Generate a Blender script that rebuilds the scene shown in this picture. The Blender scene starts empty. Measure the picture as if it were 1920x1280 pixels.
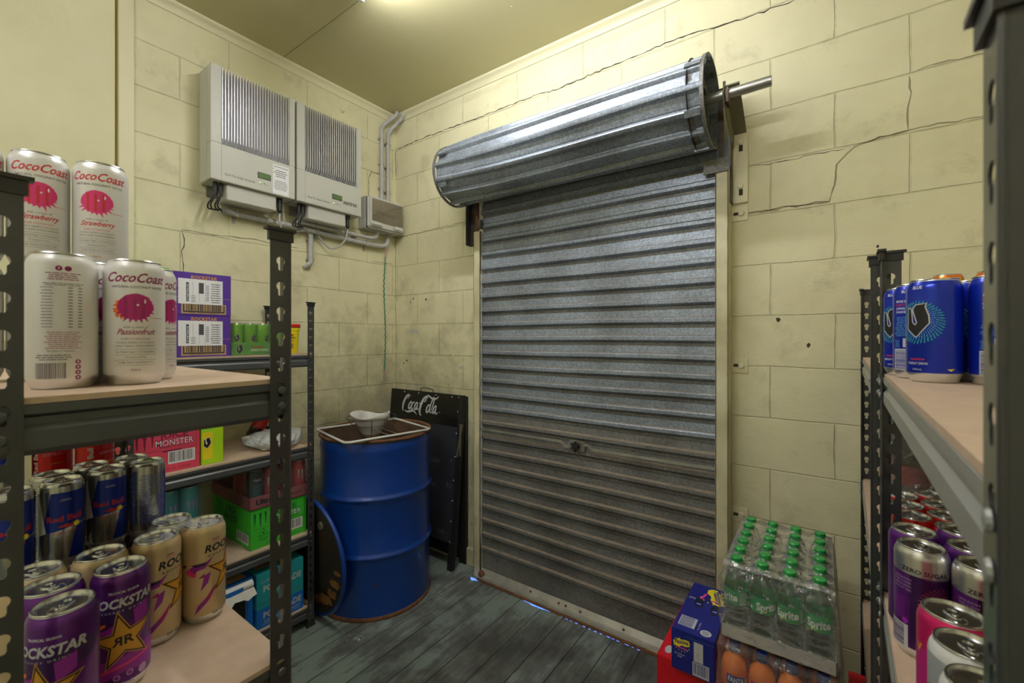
import bpy, bmesh, math, random
from mathutils import Vector, Matrix
from mathutils.geometry import tessellate_polygon
R = math.radians
PI = math.pi
rnd = random.Random(7)
scn = bpy.context.scene
col = scn.collection

# ------------------------------------------------------------------ camera, light, exposure
CAM = Vector((2.437, -1.99, 1.38))
cd = bpy.data.cameras.new('camera'); cam = bpy.data.objects.new('camera', cd); col.objects.link(cam)
cam.location = CAM
cam.rotation_euler = (R(90), 0, R(35.63))
cd.sensor_width = 36; cd.lens = 36*808/1920; cd.shift_y = -8/1920; cd.clip_start = 0.01
cd.dof.use_dof = True; cd.dof.focus_distance = 2.1; cd.dof.aperture_fstop = 7.0
scn.camera = cam
w = bpy.data.worlds.new('world'); scn.world = w; w.use_nodes = True
w.node_tree.nodes['Background'].inputs[0].default_value = (0.25, 0.4, 1, 1)
w.node_tree.nodes['Background'].inputs[1].default_value = 1.5
scn.view_settings.view_transform = 'Standard'; scn.view_settings.look = 'None'
scn.view_settings.gamma = 1; scn.view_settings.use_curve_mapping = False
scn.view_settings.exposure = 0.12
scn.cycles.transparent_max_bounces = 24
TUBE_E = 112.0

# ------------------------------------------------------------------ materials
MATS = {}
def lin(c):
    if isinstance(c, str):
        c = [int(c[i:i+2], 16)/255 for i in (0, 2, 4)]
        return tuple(((x+.055)/1.055)**2.4 if x > .04045 else x/12.92 for x in c)
    return tuple(c)
def mat(name, color, rough=.5, metal=0, bump=0, bscale=200, coat=0, emis=0, vary=0, vscale=20, dark=None, spec=None):
    m = bpy.data.materials.new(name); m.use_nodes = True; nt = m.node_tree; b = nt.nodes['Principled BSDF']
    c = lin(color)
    b.inputs['Base Color'].default_value = (*c, 1); b.inputs['Roughness'].default_value = rough
    b.inputs['Metallic'].default_value = metal; b.inputs['Coat Weight'].default_value = coat
    b.inputs['Coat Roughness'].default_value = .12
    if spec is not None: b.inputs['Specular IOR Level'].default_value = spec
    if emis: b.inputs['Emission Color'].default_value = (*c, 1); b.inputs['Emission Strength'].default_value = emis
    tc = None
    if bump or vary:
        tc = nt.nodes.new('ShaderNodeTexCoord')
    if bump:
        n = nt.nodes.new('ShaderNodeTexNoise'); n.inputs['Scale'].default_value = bscale; n.inputs['Detail'].default_value = 4
        bp = nt.nodes.new('ShaderNodeBump'); bp.inputs['Strength'].default_value = bump; bp.inputs['Distance'].default_value = .002
        nt.links.new(tc.outputs['Object'], n.inputs['Vector']); nt.links.new(n.outputs['Fac'], bp.inputs['Height'])
        nt.links.new(bp.outputs[0], b.inputs['Normal'])
    if vary:
        n = nt.nodes.new('ShaderNodeTexNoise'); n.inputs['Scale'].default_value = vscale; n.inputs['Detail'].default_value = 6
        nt.links.new(tc.outputs['Object'], n.inputs['Vector'])
        r = nt.nodes.new('ShaderNodeValToRGB'); d = lin(dark) if dark else tuple(x*.5 for x in c)
        r.color_ramp.elements[0].position = .5-vary*.5; r.color_ramp.elements[1].position = .5+vary*.3
        r.color_ramp.elements[0].color = (*d, 1); r.color_ramp.elements[1].color = (*c, 1)
        nt.links.new(n.outputs['Fac'], r.inputs[0]); nt.links.new(r.outputs[0], b.inputs['Base Color'])
    MATS[name] = m
    return m
def film(name, fac=.12, tint=(1, 1, 1), haze=.04, rough=.12, bump=.6, bscale=30):
    m = bpy.data.materials.new(name); m.use_nodes = True; nt = m.node_tree
    for n in list(nt.nodes): nt.nodes.remove(n)
    o = nt.nodes.new('ShaderNodeOutputMaterial'); t = nt.nodes.new('ShaderNodeBsdfTransparent'); t.inputs[0].default_value = (*tint, 1)
    g = nt.nodes.new('ShaderNodeBsdfGlossy'); g.inputs['Roughness'].default_value = rough
    d = nt.nodes.new('ShaderNodeBsdfDiffuse'); d.inputs[0].default_value = (.8, .82, .8, 1)
    m1 = nt.nodes.new('ShaderNodeMixShader'); m2 = nt.nodes.new('ShaderNodeMixShader')
    lw = nt.nodes.new('ShaderNodeLayerWeight'); lw.inputs[0].default_value = .35
    ma = nt.nodes.new('ShaderNodeMath'); ma.operation = 'MULTIPLY_ADD'; ma.inputs[1].default_value = .5; ma.inputs[2].default_value = fac
    n = nt.nodes.new('ShaderNodeTexNoise'); n.inputs['Scale'].default_value = bscale; n.inputs['Detail'].default_value = 3; n.inputs['Distortion'].default_value = 1.5
    tc = nt.nodes.new('ShaderNodeTexCoord'); bp = nt.nodes.new('ShaderNodeBump'); bp.inputs['Strength'].default_value = bump; bp.inputs['Distance'].default_value = .02
    L = nt.links.new
    L(tc.outputs['Object'], n.inputs['Vector']); L(n.outputs['Fac'], bp.inputs['Height']); L(bp.outputs[0], g.inputs['Normal']); L(bp.outputs[0], lw.inputs['Normal'])
    L(lw.outputs['Fresnel'], ma.inputs[0]); L(ma.outputs[0], m1.inputs[0]); L(t.outputs[0], m1.inputs[1]); L(g.outputs[0], m1.inputs[2])
    m2.inputs[0].default_value = haze; L(m1.outputs[0], m2.inputs[1]); L(d.outputs[0], m2.inputs[2]); L(m2.outputs[0], o.inputs[0])
    MATS[name] = m
def node_setup(name):
    m = bpy.data.materials.new(name); m.use_nodes = True; MATS[name] = m
    return m, m.node_tree, m.node_tree.nodes['Principled BSDF']

def wall_material(name, axis, blocks=True):
    m, nt, b = node_setup(name); N = nt.nodes.new; L = nt.links.new
    g = N('ShaderNodeNewGeometry'); s = N('ShaderNodeSeparateXYZ'); c = N('ShaderNodeCombineXYZ')
    L(g.outputs['Position'], s.inputs[0]); L(s.outputs[axis], c.inputs[0]); L(s.outputs['Z'], c.inputs[1])
    n1 = N('ShaderNodeTexNoise'); n1.inputs['Scale'].default_value = 3.0; n1.inputs['Detail'].default_value = 8; L(g.outputs['Position'], n1.inputs[0])
    r1 = N('ShaderNodeValToRGB'); r1.color_ramp.elements[0].position = .3; r1.color_ramp.elements[1].position = .65
    r1.color_ramp.elements[0].color = (.69, .65, .42, 1); r1.color_ramp.elements[1].color = (.77, .735, .49, 1); L(n1.outputs['Fac'], r1.inputs[0])
    out = r1.outputs[0]
    n2 = N('ShaderNodeTexNoise'); n2.inputs['Scale'].default_value = 170; n2.inputs['Detail'].default_value = 5; L(g.outputs['Position'], n2.inputs[0])
    n3 = N('ShaderNodeTexNoise'); n3.inputs['Scale'].default_value = 14; n3.inputs['Detail'].default_value = 6; L(g.outputs['Position'], n3.inputs[0])
    if blocks:
        # wobble so that joints are not ruler straight
        nw = N('ShaderNodeTexNoise'); nw.inputs['Scale'].default_value = 5; L(g.outputs['Position'], nw.inputs[0])
        vm = N('ShaderNodeVectorMath'); vm.operation = 'MULTIPLY_ADD'; vm.inputs[1].default_value = (.012, .012, 0)
        L(nw.outputs['Color'], vm.inputs[0]); L(c.outputs[0], vm.inputs[2])
        mp = N('ShaderNodeMapping'); mp.inputs['Location'].default_value = (.390-.006 if axis == 'X' else .02, .166-.006, 0); L(vm.outputs[0], mp.inputs[0])
        br = N('ShaderNodeTexBrick'); br.inputs['Scale'].default_value = 1; br.inputs['Brick Width'].default_value = .41; br.inputs['Row Height'].default_value = .204
        br.inputs['Mortar Size'].default_value = .0032; br.inputs['Mortar Smooth'].default_value = .6
        br.inputs['Color1'].default_value = (1, 1, 1, 1); br.inputs['Color2'].default_value = (.95, .95, .95, 1); br.inputs['Mortar'].default_value = (.84, .82, .76, 1)
        L(mp.outputs[0], br.inputs['Vector'])
        # joints fade in places where paint fills them
        rr = N('ShaderNodeValToRGB'); rr.color_ramp.elements[0].position = .42; rr.color_ramp.elements[1].position = .6; L(n3.outputs['Fac'], rr.inputs[0])
        mx = N('ShaderNodeMix'); mx.data_type = 'RGBA'; mx.blend_type = 'MULTIPLY'; L(rr.outputs[0], mx.inputs[0]); L(out, mx.inputs[6]); L(br.outputs['Color'], mx.inputs[7])
        out = mx.outputs[2]
        # grime: patchy, denser low on the wall near the corner
        n4 = N('ShaderNodeTexNoise'); n4.inputs['Scale'].default_value = 5; n4.inputs['Detail'].default_value = 10; n4.inputs['Roughness'].default_value = .7; L(g.outputs['Position'], n4.inputs[0])
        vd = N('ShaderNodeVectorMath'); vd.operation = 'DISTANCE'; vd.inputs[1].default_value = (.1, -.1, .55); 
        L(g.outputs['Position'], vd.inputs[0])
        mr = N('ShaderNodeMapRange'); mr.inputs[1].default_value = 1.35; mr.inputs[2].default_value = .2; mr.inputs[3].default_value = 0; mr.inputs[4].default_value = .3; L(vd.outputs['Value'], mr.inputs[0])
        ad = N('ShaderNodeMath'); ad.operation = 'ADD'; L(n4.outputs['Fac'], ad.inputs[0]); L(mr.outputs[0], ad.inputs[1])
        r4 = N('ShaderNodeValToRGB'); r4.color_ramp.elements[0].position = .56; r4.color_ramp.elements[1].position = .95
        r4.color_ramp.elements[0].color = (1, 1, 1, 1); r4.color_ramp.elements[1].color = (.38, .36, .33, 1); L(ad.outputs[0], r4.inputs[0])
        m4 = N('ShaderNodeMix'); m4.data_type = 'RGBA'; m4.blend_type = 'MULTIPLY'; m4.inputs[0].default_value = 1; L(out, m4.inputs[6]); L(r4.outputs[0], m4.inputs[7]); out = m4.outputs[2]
    L(out, b.inputs['Base Color']); b.inputs['Roughness'].default_value = .55
    bp = N('ShaderNodeBump'); bp.inputs['Strength'].default_value = .6 if blocks else .06; bp.inputs['Distance'].default_value = .002; L(n2.outputs['Fac'], bp.inputs['Height'])
    last = bp
    bq = N('ShaderNodeBump'); bq.inputs['Strength'].default_value = .4; bq.inputs['Distance'].default_value = .006; L(n3.outputs['Fac'], bq.inputs['Height']); L(bp.outputs[0], bq.inputs['Normal']); last = bq
    if blocks:
        bb = N('ShaderNodeBump'); bb.inputs['Strength'].default_value = .8; bb.inputs['Distance'].default_value = .006; bb.invert = True
        L(br.outputs['Fac'], bb.inputs['Height']); L(last.outputs[0], bb.inputs['Normal']); last = bb
    L(last.outputs[0], b.inputs['Normal'])
wall_material('paint_back', 'X'); wall_material('paint_left', 'Y'); wall_material('paint_smooth', 'Y', False)
mat('ceiling_paint', (.56, .52, .30), .5, bump=.1, bscale=60)
mat('cream', (.74, .70, .47), .45, bump=.15, bscale=90)
mat('cream_dirty', (.70, .66, .45), .45, vary=.7, vscale=7, dark=(.34, .3, .17))
mat('groove_shade', (.42, .33, .08), .6)  # dark yellow puts the wall gap's shadow line into the colour
mat('crack', (.05, .045, .03), .9)
mat('crack_soft', (.30, .27, .15), .9)
mat('scuff', (.45, .46, .5), .6)

m, nt, b = node_setup('floor_boards'); N = nt.nodes.new; L = nt.links.new
g = N('ShaderNodeNewGeometry'); s = N('ShaderNodeSeparateXYZ'); c = N('ShaderNodeCombineXYZ'); L(g.outputs['Position'], s.inputs[0]); L(s.outputs['Y'], c.inputs[0]); L(s.outputs['X'], c.inputs[1])
br = N('ShaderNodeTexBrick'); br.inputs['Scale'].default_value = 1; br.inputs['Brick Width'].default_value = 3.1; br.inputs['Row Height'].default_value = .128
br.inputs['Mortar Size'].default_value = .0022; br.inputs['Mortar Smooth'].default_value = .3; br.inputs['Color1'].default_value = (0, 0, 0, 1); br.inputs['Color2'].default_value = (1, 1, 1, 1); br.inputs['Mortar'].default_value = (.5, .5, .5, 1)
L(c.outputs[0], br.inputs['Vector'])
mp = N('ShaderNodeMapping'); mp.inputs['Scale'].default_value = (34, 5, 1); L(g.outputs['Position'], mp.inputs[0])
ng = N('ShaderNodeTexNoise'); ng.inputs['Scale'].default_value = 1; ng.inputs['Detail'].default_value = 9; ng.inputs['Roughness'].default_value = .65; L(mp.outputs[0], ng.inputs[0])
nb = N('ShaderNodeTexNoise'); nb.inputs['Scale'].default_value = 2.6; nb.inputs['Detail'].default_value = 8; nb.inputs['Roughness'].default_value = .65; L(g.outputs['Position'], nb.inputs[0])
ad = N('ShaderNodeMath'); ad.operation = 'ADD'; nm = N('ShaderNodeMath'); nm.operation = 'MULTIPLY_ADD'; nm.inputs[1].default_value = 1.5; nm.inputs[2].default_value = -.25; L(nb.outputs['Fac'], nm.inputs[0]); nn = N('ShaderNodeMath'); nn.operation = 'MULTIPLY_ADD'; nn.inputs[1].default_value = .75; nn.inputs[2].default_value = .125; L(ng.outputs['Fac'], nn.inputs[0]); L(nn.outputs[0], ad.inputs[0]); L(nm.outputs[0], ad.inputs[1])
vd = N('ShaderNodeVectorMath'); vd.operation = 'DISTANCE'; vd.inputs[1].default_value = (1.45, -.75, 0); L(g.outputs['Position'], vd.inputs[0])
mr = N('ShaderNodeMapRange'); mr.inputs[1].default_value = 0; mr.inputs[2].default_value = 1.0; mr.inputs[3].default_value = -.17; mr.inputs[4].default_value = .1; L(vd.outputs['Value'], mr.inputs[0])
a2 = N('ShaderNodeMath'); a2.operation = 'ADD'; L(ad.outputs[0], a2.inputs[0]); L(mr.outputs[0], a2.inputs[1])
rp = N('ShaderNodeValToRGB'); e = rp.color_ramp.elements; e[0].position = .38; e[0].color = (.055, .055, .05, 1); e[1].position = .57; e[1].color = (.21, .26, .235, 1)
x = rp.color_ramp.elements.new(.5); x.color = (.12, .13, .12, 1)
hm = N('ShaderNodeMath'); hm.operation = 'MULTIPLY'; hm.inputs[1].default_value = .5; L(a2.outputs[0], hm.inputs[0]); L(hm.outputs[0], rp.inputs[0])
sh = N('ShaderNodeMix'); sh.data_type = 'RGBA'; sh.blend_type = 'MULTIPLY'; sh.inputs[0].default_value = .25; L(rp.outputs[0], sh.inputs[6]); L(br.outputs['Color'], sh.inputs[7])
sm = N('ShaderNodeMix'); sm.data_type = 'RGBA'; L(br.outputs['Fac'], sm.inputs[0]); L(sh.outputs[2], sm.inputs[6]); sm.inputs[7].default_value = (.015, .014, .012, 1)
L(sm.outputs[2], b.inputs['Base Color']); b.inputs['Roughness'].default_value = .62
b1 = N('ShaderNodeBump'); b1.inputs['Strength'].default_value = .4; b1.inputs['Distance'].default_value = .003; L(ng.outputs['Fac'], b1.inputs['Height'])
b2 = N('ShaderNodeBump'); b2.inputs['Strength'].default_value = .8; b2.inputs['Distance'].default_value = .004; b2.invert = True; L(br.outputs['Fac'], b2.inputs['Height']); L(b1.outputs[0], b2.inputs['Normal']); L(b2.outputs[0], b.inputs['Normal'])

def galv(name, base, dark, rough=.42):
    m, nt, b = node_setup(name); N = nt.nodes.new; L = nt.links.new
    tc = N('ShaderNodeTexCoord'); v = N('ShaderNodeTexVoronoi'); v.inputs['Scale'].default_value = 150; L(tc.outputs['Object'], v.inputs['Vector'])
    n = N('ShaderNodeTexNoise'); n.inputs['Scale'].default_value = 4; n.inputs['Detail'].default_value = 8; L(tc.outputs['Object'], n.inputs['Vector'])
    bw = N('ShaderNodeRGBToBW'); L(v.outputs['Color'], bw.inputs[0])
    r = N('ShaderNodeValToRGB'); r.color_ramp.elements[0].color = (*dark, 1); r.color_ramp.elements[1].color = (*base, 1); L(bw.outputs[0], r.inputs[0])
    r2 = N('ShaderNodeValToRGB'); r2.color_ramp.elements[0].position = .35; r2.color_ramp.elements[1].position = .6; r2.color_ramp.elements[0].color = (.62, .6, .57, 1); r2.color_ramp.elements[1].color = (1, 1, 1, 1); L(n.outputs['Fac'], r2.inputs[0])
    mx = N('ShaderNodeMix'); mx.data_type = 'RGBA'; mx.blend_type = 'MULTIPLY'; mx.inputs[0].default_value = .8; L(r.outputs[0], mx.inputs[6]); L(r2.outputs[0], mx.inputs[7])
    L(mx.outputs[2], b.inputs['Base Color']); b.inputs['Metallic'].default_value = .4; b.inputs['Roughness'].default_value = rough
galv('galvanised', (.42, .48, .57), (.20, .235, .285))
galv('galvanised_dark', (.30, .30, .29), (.15, .15, .15), .6)
mat('dust', (.25, .2, .145), .9, vary=.8, vscale=25, dark=(.12, .11, .1))
mat('rust', (.20, .08, .03), .85, vary=.7, vscale=30, dark=(.06, .03, .015), bump=.3)
mat('steel', (.45, .45, .44), .35, .9); mat('steel_dark', (.13, .12, .11), .5, .7, vary=.6, vscale=20, dark=(.08, .045, .03))
mat('alu', (.72, .73, .75), .22, 1.0); mat('alu_can', (.80, .81, .82), .3, .95)
mat('heatsink', (.72, .72, .74), .33, .7)
mat('zinc', (.55, .54, .48), .45, .6, vary=.8, vscale=14, dark=(.28, .26, .22))
mat('rack_grey', (.045, .047, .05), .34, .2, bump=.08, bscale=700, coat=.5)
mat('rack_beam', (.085, .09, .095), .38, .3, bump=.08, bscale=500)
mat('rack_beam_lit', (.30, .31, .30), .38, .3, bump=.08, bscale=500)  # rack_beam paint made lighter to hold the grazing reflection off the wall
mat('black_plastic', (.018, .018, .019), .4); mat('black', (.012, .012, .013), .5); mat('black_cable', (.015, .015, .015), .35)
mat('mdf', (.55, .41, .30), .6, vary=.5, vscale=40, dark=(.48, .35, .25)); mat('mdf_edge', (.36, .27, .17), .8)
mat('grey_plastic', (.58, .58, .54), .4); mat('grey_conduit', (.46, .46, .44), .4, bump=.1); mat('inverter_paint', (.55, .55, .50), .45, bump=.05, bscale=800)
mat('white', (.8, .8, .78), .45); mat('paper', (.82, .83, .86), .6); mat('ink', (.02, .02, .025), .6); mat('ink_grey', (.07, .07, .08), .6)
mat('lcd', (.10, .19, .06), .2, coat=.5); mat('led_green', (.35, .9, .1), .4, emis=1.5)
mat('smoke_window', (.42, .38, .32), .12, coat=.6)
film('clear_smoke', .1, (.75, .70, .62), .02, .05, 0)
mat('green_wire', (.01, .20, .09), .4); mat('pink_crimp', (.5, .28, .28), .5)
# drum paint with rust specks
m, nt, b = node_setup('drum_blue'); N = nt.nodes.new; L = nt.links.new
tc = N('ShaderNodeTexCoord'); n = N('ShaderNodeTexNoise'); n.inputs['Scale'].default_value = 16; n.inputs['Detail'].default_value = 9; n.inputs['Roughness'].default_value = .65; L(tc.outputs['Object'], n.inputs['Vector'])
r = N('ShaderNodeValToRGB'); r.color_ramp.elements[0].position = .69; r.color_ramp.elements[1].position = .73; r.color_ramp.elements[0].color = (.004, .042, .27, 1); r.color_ramp.elements[1].color = (.10, .035, .015, 1)
L(n.outputs['Fac'], r.inputs[0]); L(r.outputs[0], b.inputs['Base Color']); b.inputs['Roughness'].default_value = .3; b.inputs['Coat Weight'].default_value = .3
n2 = N('ShaderNodeTexNoise'); n2.inputs['Scale'].default_value = 7; L(tc.outputs['Object'], n2.inputs['Vector'])
bp = N('ShaderNodeBump'); bp.inputs['Strength'].default_value = .25; bp.inputs['Distance'].default_value = .006; L(n2.outputs['Fac'], bp.inputs['Height']); L(bp.outputs[0], b.inputs['Normal'])
mat('rusty_inside', (.16, .09, .05), .8, vary=.6, vscale=12, dark=(.05, .035, .025))
mat('lid_inside', (.05, .038, .022), .6, .3, vary=.9, vscale=6, dark=(.02, .018, .016)); mat('rust_orange', (.35, .15, .03), .8, vary=.8, vscale=28, dark=(.10, .05, .02))
mat('slate', (.030, .032, .045), .55, bump=.05, vary=.6, vscale=6, dark=(.022, .023, .03)); mat('gloss_black', (.012, .012, .010), .22); mat('olive_metal', (.22, .21, .14), .5, .5)
mat('chalk', (.18, .18, .2), .9)
mat('filter', (.66, .66, .64), .7, vary=.5, vscale=14, dark=(.5, .45, .38)); mat('filter_stain', (.30, .16, .07), .8, vary=.8, vscale=18, dark=(.5, .42, .3))
mat('wire_white', (.62, .62, .58), .4)
film('shrink', .05, (.97, .97, .97), .07, .16, .8, 14); film('shrink_thin', .04, (.96, .97, .97), .03, .12, .5, 30)
film('shrink_heavy', .16, (.9, .92, .95), .12, .14, 1.0, 22); film('bag', .06, (.86, .87, .86), .42, .2, .8, 24)
# colours for prints
PC = dict(p_white=((.80, .80, .81), .35), p_offwhite=((.62, .60, .56), .5), p_black=((.012, .012, .014), .4), p_grey=((.10, .09, .10), .5), p_magenta=((.42, .01, .16), .4), p_wine=((.30, .015, .10), .4),
 p_red=((.62, .03, .05), .4), p_redb=((.45, .01, .012), .35), p_orange=((.85, .16, .02), .4), p_purple=((.16, .03, .30), .35), p_violet=((.30, .02, .36), .35), p_dpurple=((.045, .01, .09), .35),
 p_gold=((.62, .30, .03), .3), p_yellow=((.85, .70, .02), .4), p_pink=((.75, .04, .22), .4), p_green=((.02, .35, .08), .4), p_lime=((.32, .72, .03), .4), p_blue=((.01, .05, .50), .35), p_lblue=((.12, .40, .65), .35), p_teal=((.02, .32, .36), .35),
 p_kraft=((.45, .30, .15), .7), p_hotpink=((.75, .05, .35), .5), p_silver=((.6, .61, .63), .35), p_wstrip=((.55, .55, .57), .45), p_skull=((.50, .06, .10), .4), p_sky=((.05, .30, .62), .45), p_dgreen=((.004, .12, .03), .4), p_lilac=((.5, .3, .55), .4), p_juice=((.20, .01, .04), .5))
for k, (c_, r_) in PC.items(): mat(k, c_, r_)
def canmat(n, c, rough=.28, metal=.55): mat(n, c, rough, metal, coat=.25)
canmat('c_white', (.76, .75, .74), .35, .15); canmat('c_purple', (.13, .02, .24)); canmat('c_gold', (.62, .47, .27), .34, .35); canmat('c_blue', (.006, .03, .50), .25, .5)
canmat('c_rbblue', (.006, .025, .30)); canmat('c_rbsilver', (.45, .46, .48), .2, .9); canmat('c_red', (.55, .012, .012)); canmat('c_pink', (.80, .02, .18)); canmat('c_pale', (.50, .53, .54), .3, .4)
canmat('c_orange', (.85, .22, .02)); canmat('c_teal', (.04, .42, .52), .3, .4); canmat('c_skull', (.60, .10, .13), .3, .4); canmat('c_dark', (.03, .05, .07), .3, .4); canmat('c_lime', (.22, .55, .03), .3, .4); canmat('c_dviolet', (.07, .015, .12), .25, .6); canmat('c_yellow', (.75, .75, .02), .35, .2)
for n, c_ in dict(b_purple=(.085, .028, .30), b_green=(.12, .42, .02), b_pink=(.68, .06, .12), b_lime=(.42, .72, .01), b_mgreen=(.05, .52, .035), b_tray=(.42, .11, .14), b_teal=(.015, .32, .38), b_blue=(.005, .15, .60), b_navy=(.006, .012, .20), b_red=(.62, .004, .014), b_kraft=(.36, .25, .16), b_vgreen=(.12, .42, .06), b_tealtray=(.04, .2, .24), b_yellow=(.85, .72, .01), b_redlid=(.6, .02, .02), b_lightkraft=(.48, .45, .42)).items():
    mat(n, c_, .5, bump=.05, bscale=60)
# PET bottles
def pet(name, tint, ior=1.33):
    m, nt, b = node_setup(name); b.inputs['Base Color'].default_value = (*tint, 1); b.inputs['Transmission Weight'].default_value = 1; b.inputs['Roughness'].default_value = .03; b.inputs['IOR'].default_value = ior
pet('pet_clear', (.93, .97, .95)); mat('pet_orange', (.85, .22, .04), .12, coat=.7); mat('pet_cola', (.02, .008, .006), .08, coat=.5)
mat('cap_green', (.01, .30, .05), .35, coat=.2); mat('cap_blue', (.01, .03, .16), .35); mat('label_green', (.01, .30, .08), .35)
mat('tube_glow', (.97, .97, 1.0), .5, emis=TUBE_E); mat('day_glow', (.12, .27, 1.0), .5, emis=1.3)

# ------------------------------------------------------------------ mesh builder
class MB:
    def __init__(s): s.v = []; s.f = []; s.m = []; s.names = []; s.T = Matrix.Identity(4)
    def mi(s, n):
        if n not in s.names: s.names.append(n)
        return s.names.index(n)
    def add(s, vs, fs, m, T=None):
        o = len(s.v); M = s.T @ T if T is not None else s.T
        s.v += [tuple(M @ Vector(p)) for p in vs]
        ms = m if isinstance(m, list) else [m]*len(fs)
        for f, k in zip(fs, ms): s.f.append([o+i for i in f]); s.m.append(s.mi(k))
    def box(s, a, b, m, bev=0, T=None):
        (x0, y0, z0), (x1, y1, z1) = a, b
        if bev:
            bm = bmesh.new(); bmesh.ops.create_cube(bm, size=1)
            for v in bm.verts: v.co = ((x0+x1)/2+v.co.x*(x1-x0), (y0+y1)/2+v.co.y*(y1-y0), (z0+z1)/2+v.co.z*(z1-z0))
            bmesh.ops.bevel(bm, geom=bm.edges[:], offset=bev, segments=2, affect='EDGES')
            s.bm(bm, m, T); bm.free(); return
        v = [(x0, y0, z0), (x1, y0, z0), (x1, y1, z0), (x0, y1, z0), (x0, y0, z1), (x1, y0, z1), (x1, y1, z1), (x0, y1, z1)]
        s.add(v, [(0, 3, 2, 1), (4, 5, 6, 7), (0, 1, 5, 4), (1, 2, 6, 5), (2, 3, 7, 6), (3, 0, 4, 7)], m, T)
    def bm(s, bm, m, T=None):
        bm.verts.ensure_lookup_table(); bm.verts.index_update()
        s.add([v.co[:] for v in bm.verts], [[v.index for v in f.verts] for f in bm.faces], m, T)
    def lathe(s, prof, m, n=32, T=None, mats=None):
        vs = []; fs = []; ms = []
        for r, z in prof:
            for i in range(n): a = 2*PI*i/n; vs.append((r*math.cos(a), r*math.sin(a), z))
        for k in range(len(prof)-1):
            for i in range(n):
                j = (i+1) % n; fs.append((k*n+i, k*n+j, (k+1)*n+j, (k+1)*n+i)); ms.append(mats[k] if mats else m)
        s.add(vs, fs, ms, T)
    def tube(s, pts, r, m, n=8, cap=True, closed=False, T=None):
        pts = [Vector(p) for p in pts]; vs = []; fs = []; N = len(pts); up = None
        rs = r if isinstance(r, (list, tuple)) else [r]*N
        for i, p in enumerate(pts):
            if closed: d = pts[(i+1) % N]-pts[i-1]
            else: d = pts[min(i+1, N-1)]-pts[max(i-1, 0)]
            d.normalize()
            if up is None: up = Vector((0, 0, 1)) if abs(d.z) < .9 else Vector((1, 0, 0))
            x = d.cross(up); x.normalize(); y = x.cross(d); up = y
            for k in range(n): a = 2*PI*k/n; vs.append(p+(x*math.cos(a)+y*math.sin(a))*rs[i])
        for i in range(N if closed else N-1):
            j = (i+1) % N
            for k in range(n): l = (k+1) % n; fs.append((i*n+k, j*n+k, j*n+l, i*n+l))
        if cap and not closed: fs += [tuple(range(n)), tuple((N-1)*n+k for k in reversed(range(n)))]
        s.add(vs, fs, m, T)
    def prism(s, pts2, z0, z1, m, T=None):
        n = len(pts2); vs = [(x, y, z0) for x, y in pts2]+[(x, y, z1) for x, y in pts2]
        fs = [(i, (i+1) % n, n+(i+1) % n, n+i) for i in range(n)]
        for t in tessellate_polygon([[Vector((x, y, 0)) for x, y in pts2]]): fs += [tuple(t), tuple(n+i for i in reversed(t))]
        s.add(vs, fs, m, T)
    def build(s, name, parent=None, smooth=32, mods=None, loc=None):
        me = bpy.data.meshes.new(name); me.from_pydata(s.v, [], s.f)
        for k in s.names: me.materials.append(MATS[k])
        me.polygons.foreach_set('material_index', s.m)
        bm = bmesh.new(); bm.from_mesh(me); 
        if mods != 'nofix': bmesh.ops.remove_doubles(bm, verts=bm.verts, dist=1e-6)
        bmesh.ops.recalc_face_normals(bm, faces=bm.faces) if mods != 'keep' else None
        bm.to_mesh(me); bm.free()
        me.polygons.foreach_set('use_smooth', [True]*len(me.polygons)); me.set_sharp_from_angle(angle=R(smooth))
        o = bpy.data.objects.new(name, me); col.objects.link(o)
        if parent: o.parent = parent
        if loc: o.location = loc
        return o
def empty(name, loc=(0, 0, 0), rz=0):
    o = bpy.data.objects.new(name, None); o.empty_display_size = .05; col.objects.link(o); o.location = loc; o.rotation_euler = (0, 0, rz); return o
def tag(o, label=None, cat=None, group=None, kind=None):
    if label: o['label'] = label
    if cat: o['category'] = cat
    if group: o['group'] = group
    if kind: o['kind'] = kind
    return o
KIDS = {}
def kids(o): return [c for c in bpy.data.objects if c.parent == o]
def tree(o): return (o, [tree(c) for c in kids(o)])
def copy_tree(t, parent=None):
    c = t[0].copy(); col.objects.link(c); c.parent = parent
    for k in t[1]: copy_tree(k, c)
    return c

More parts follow.
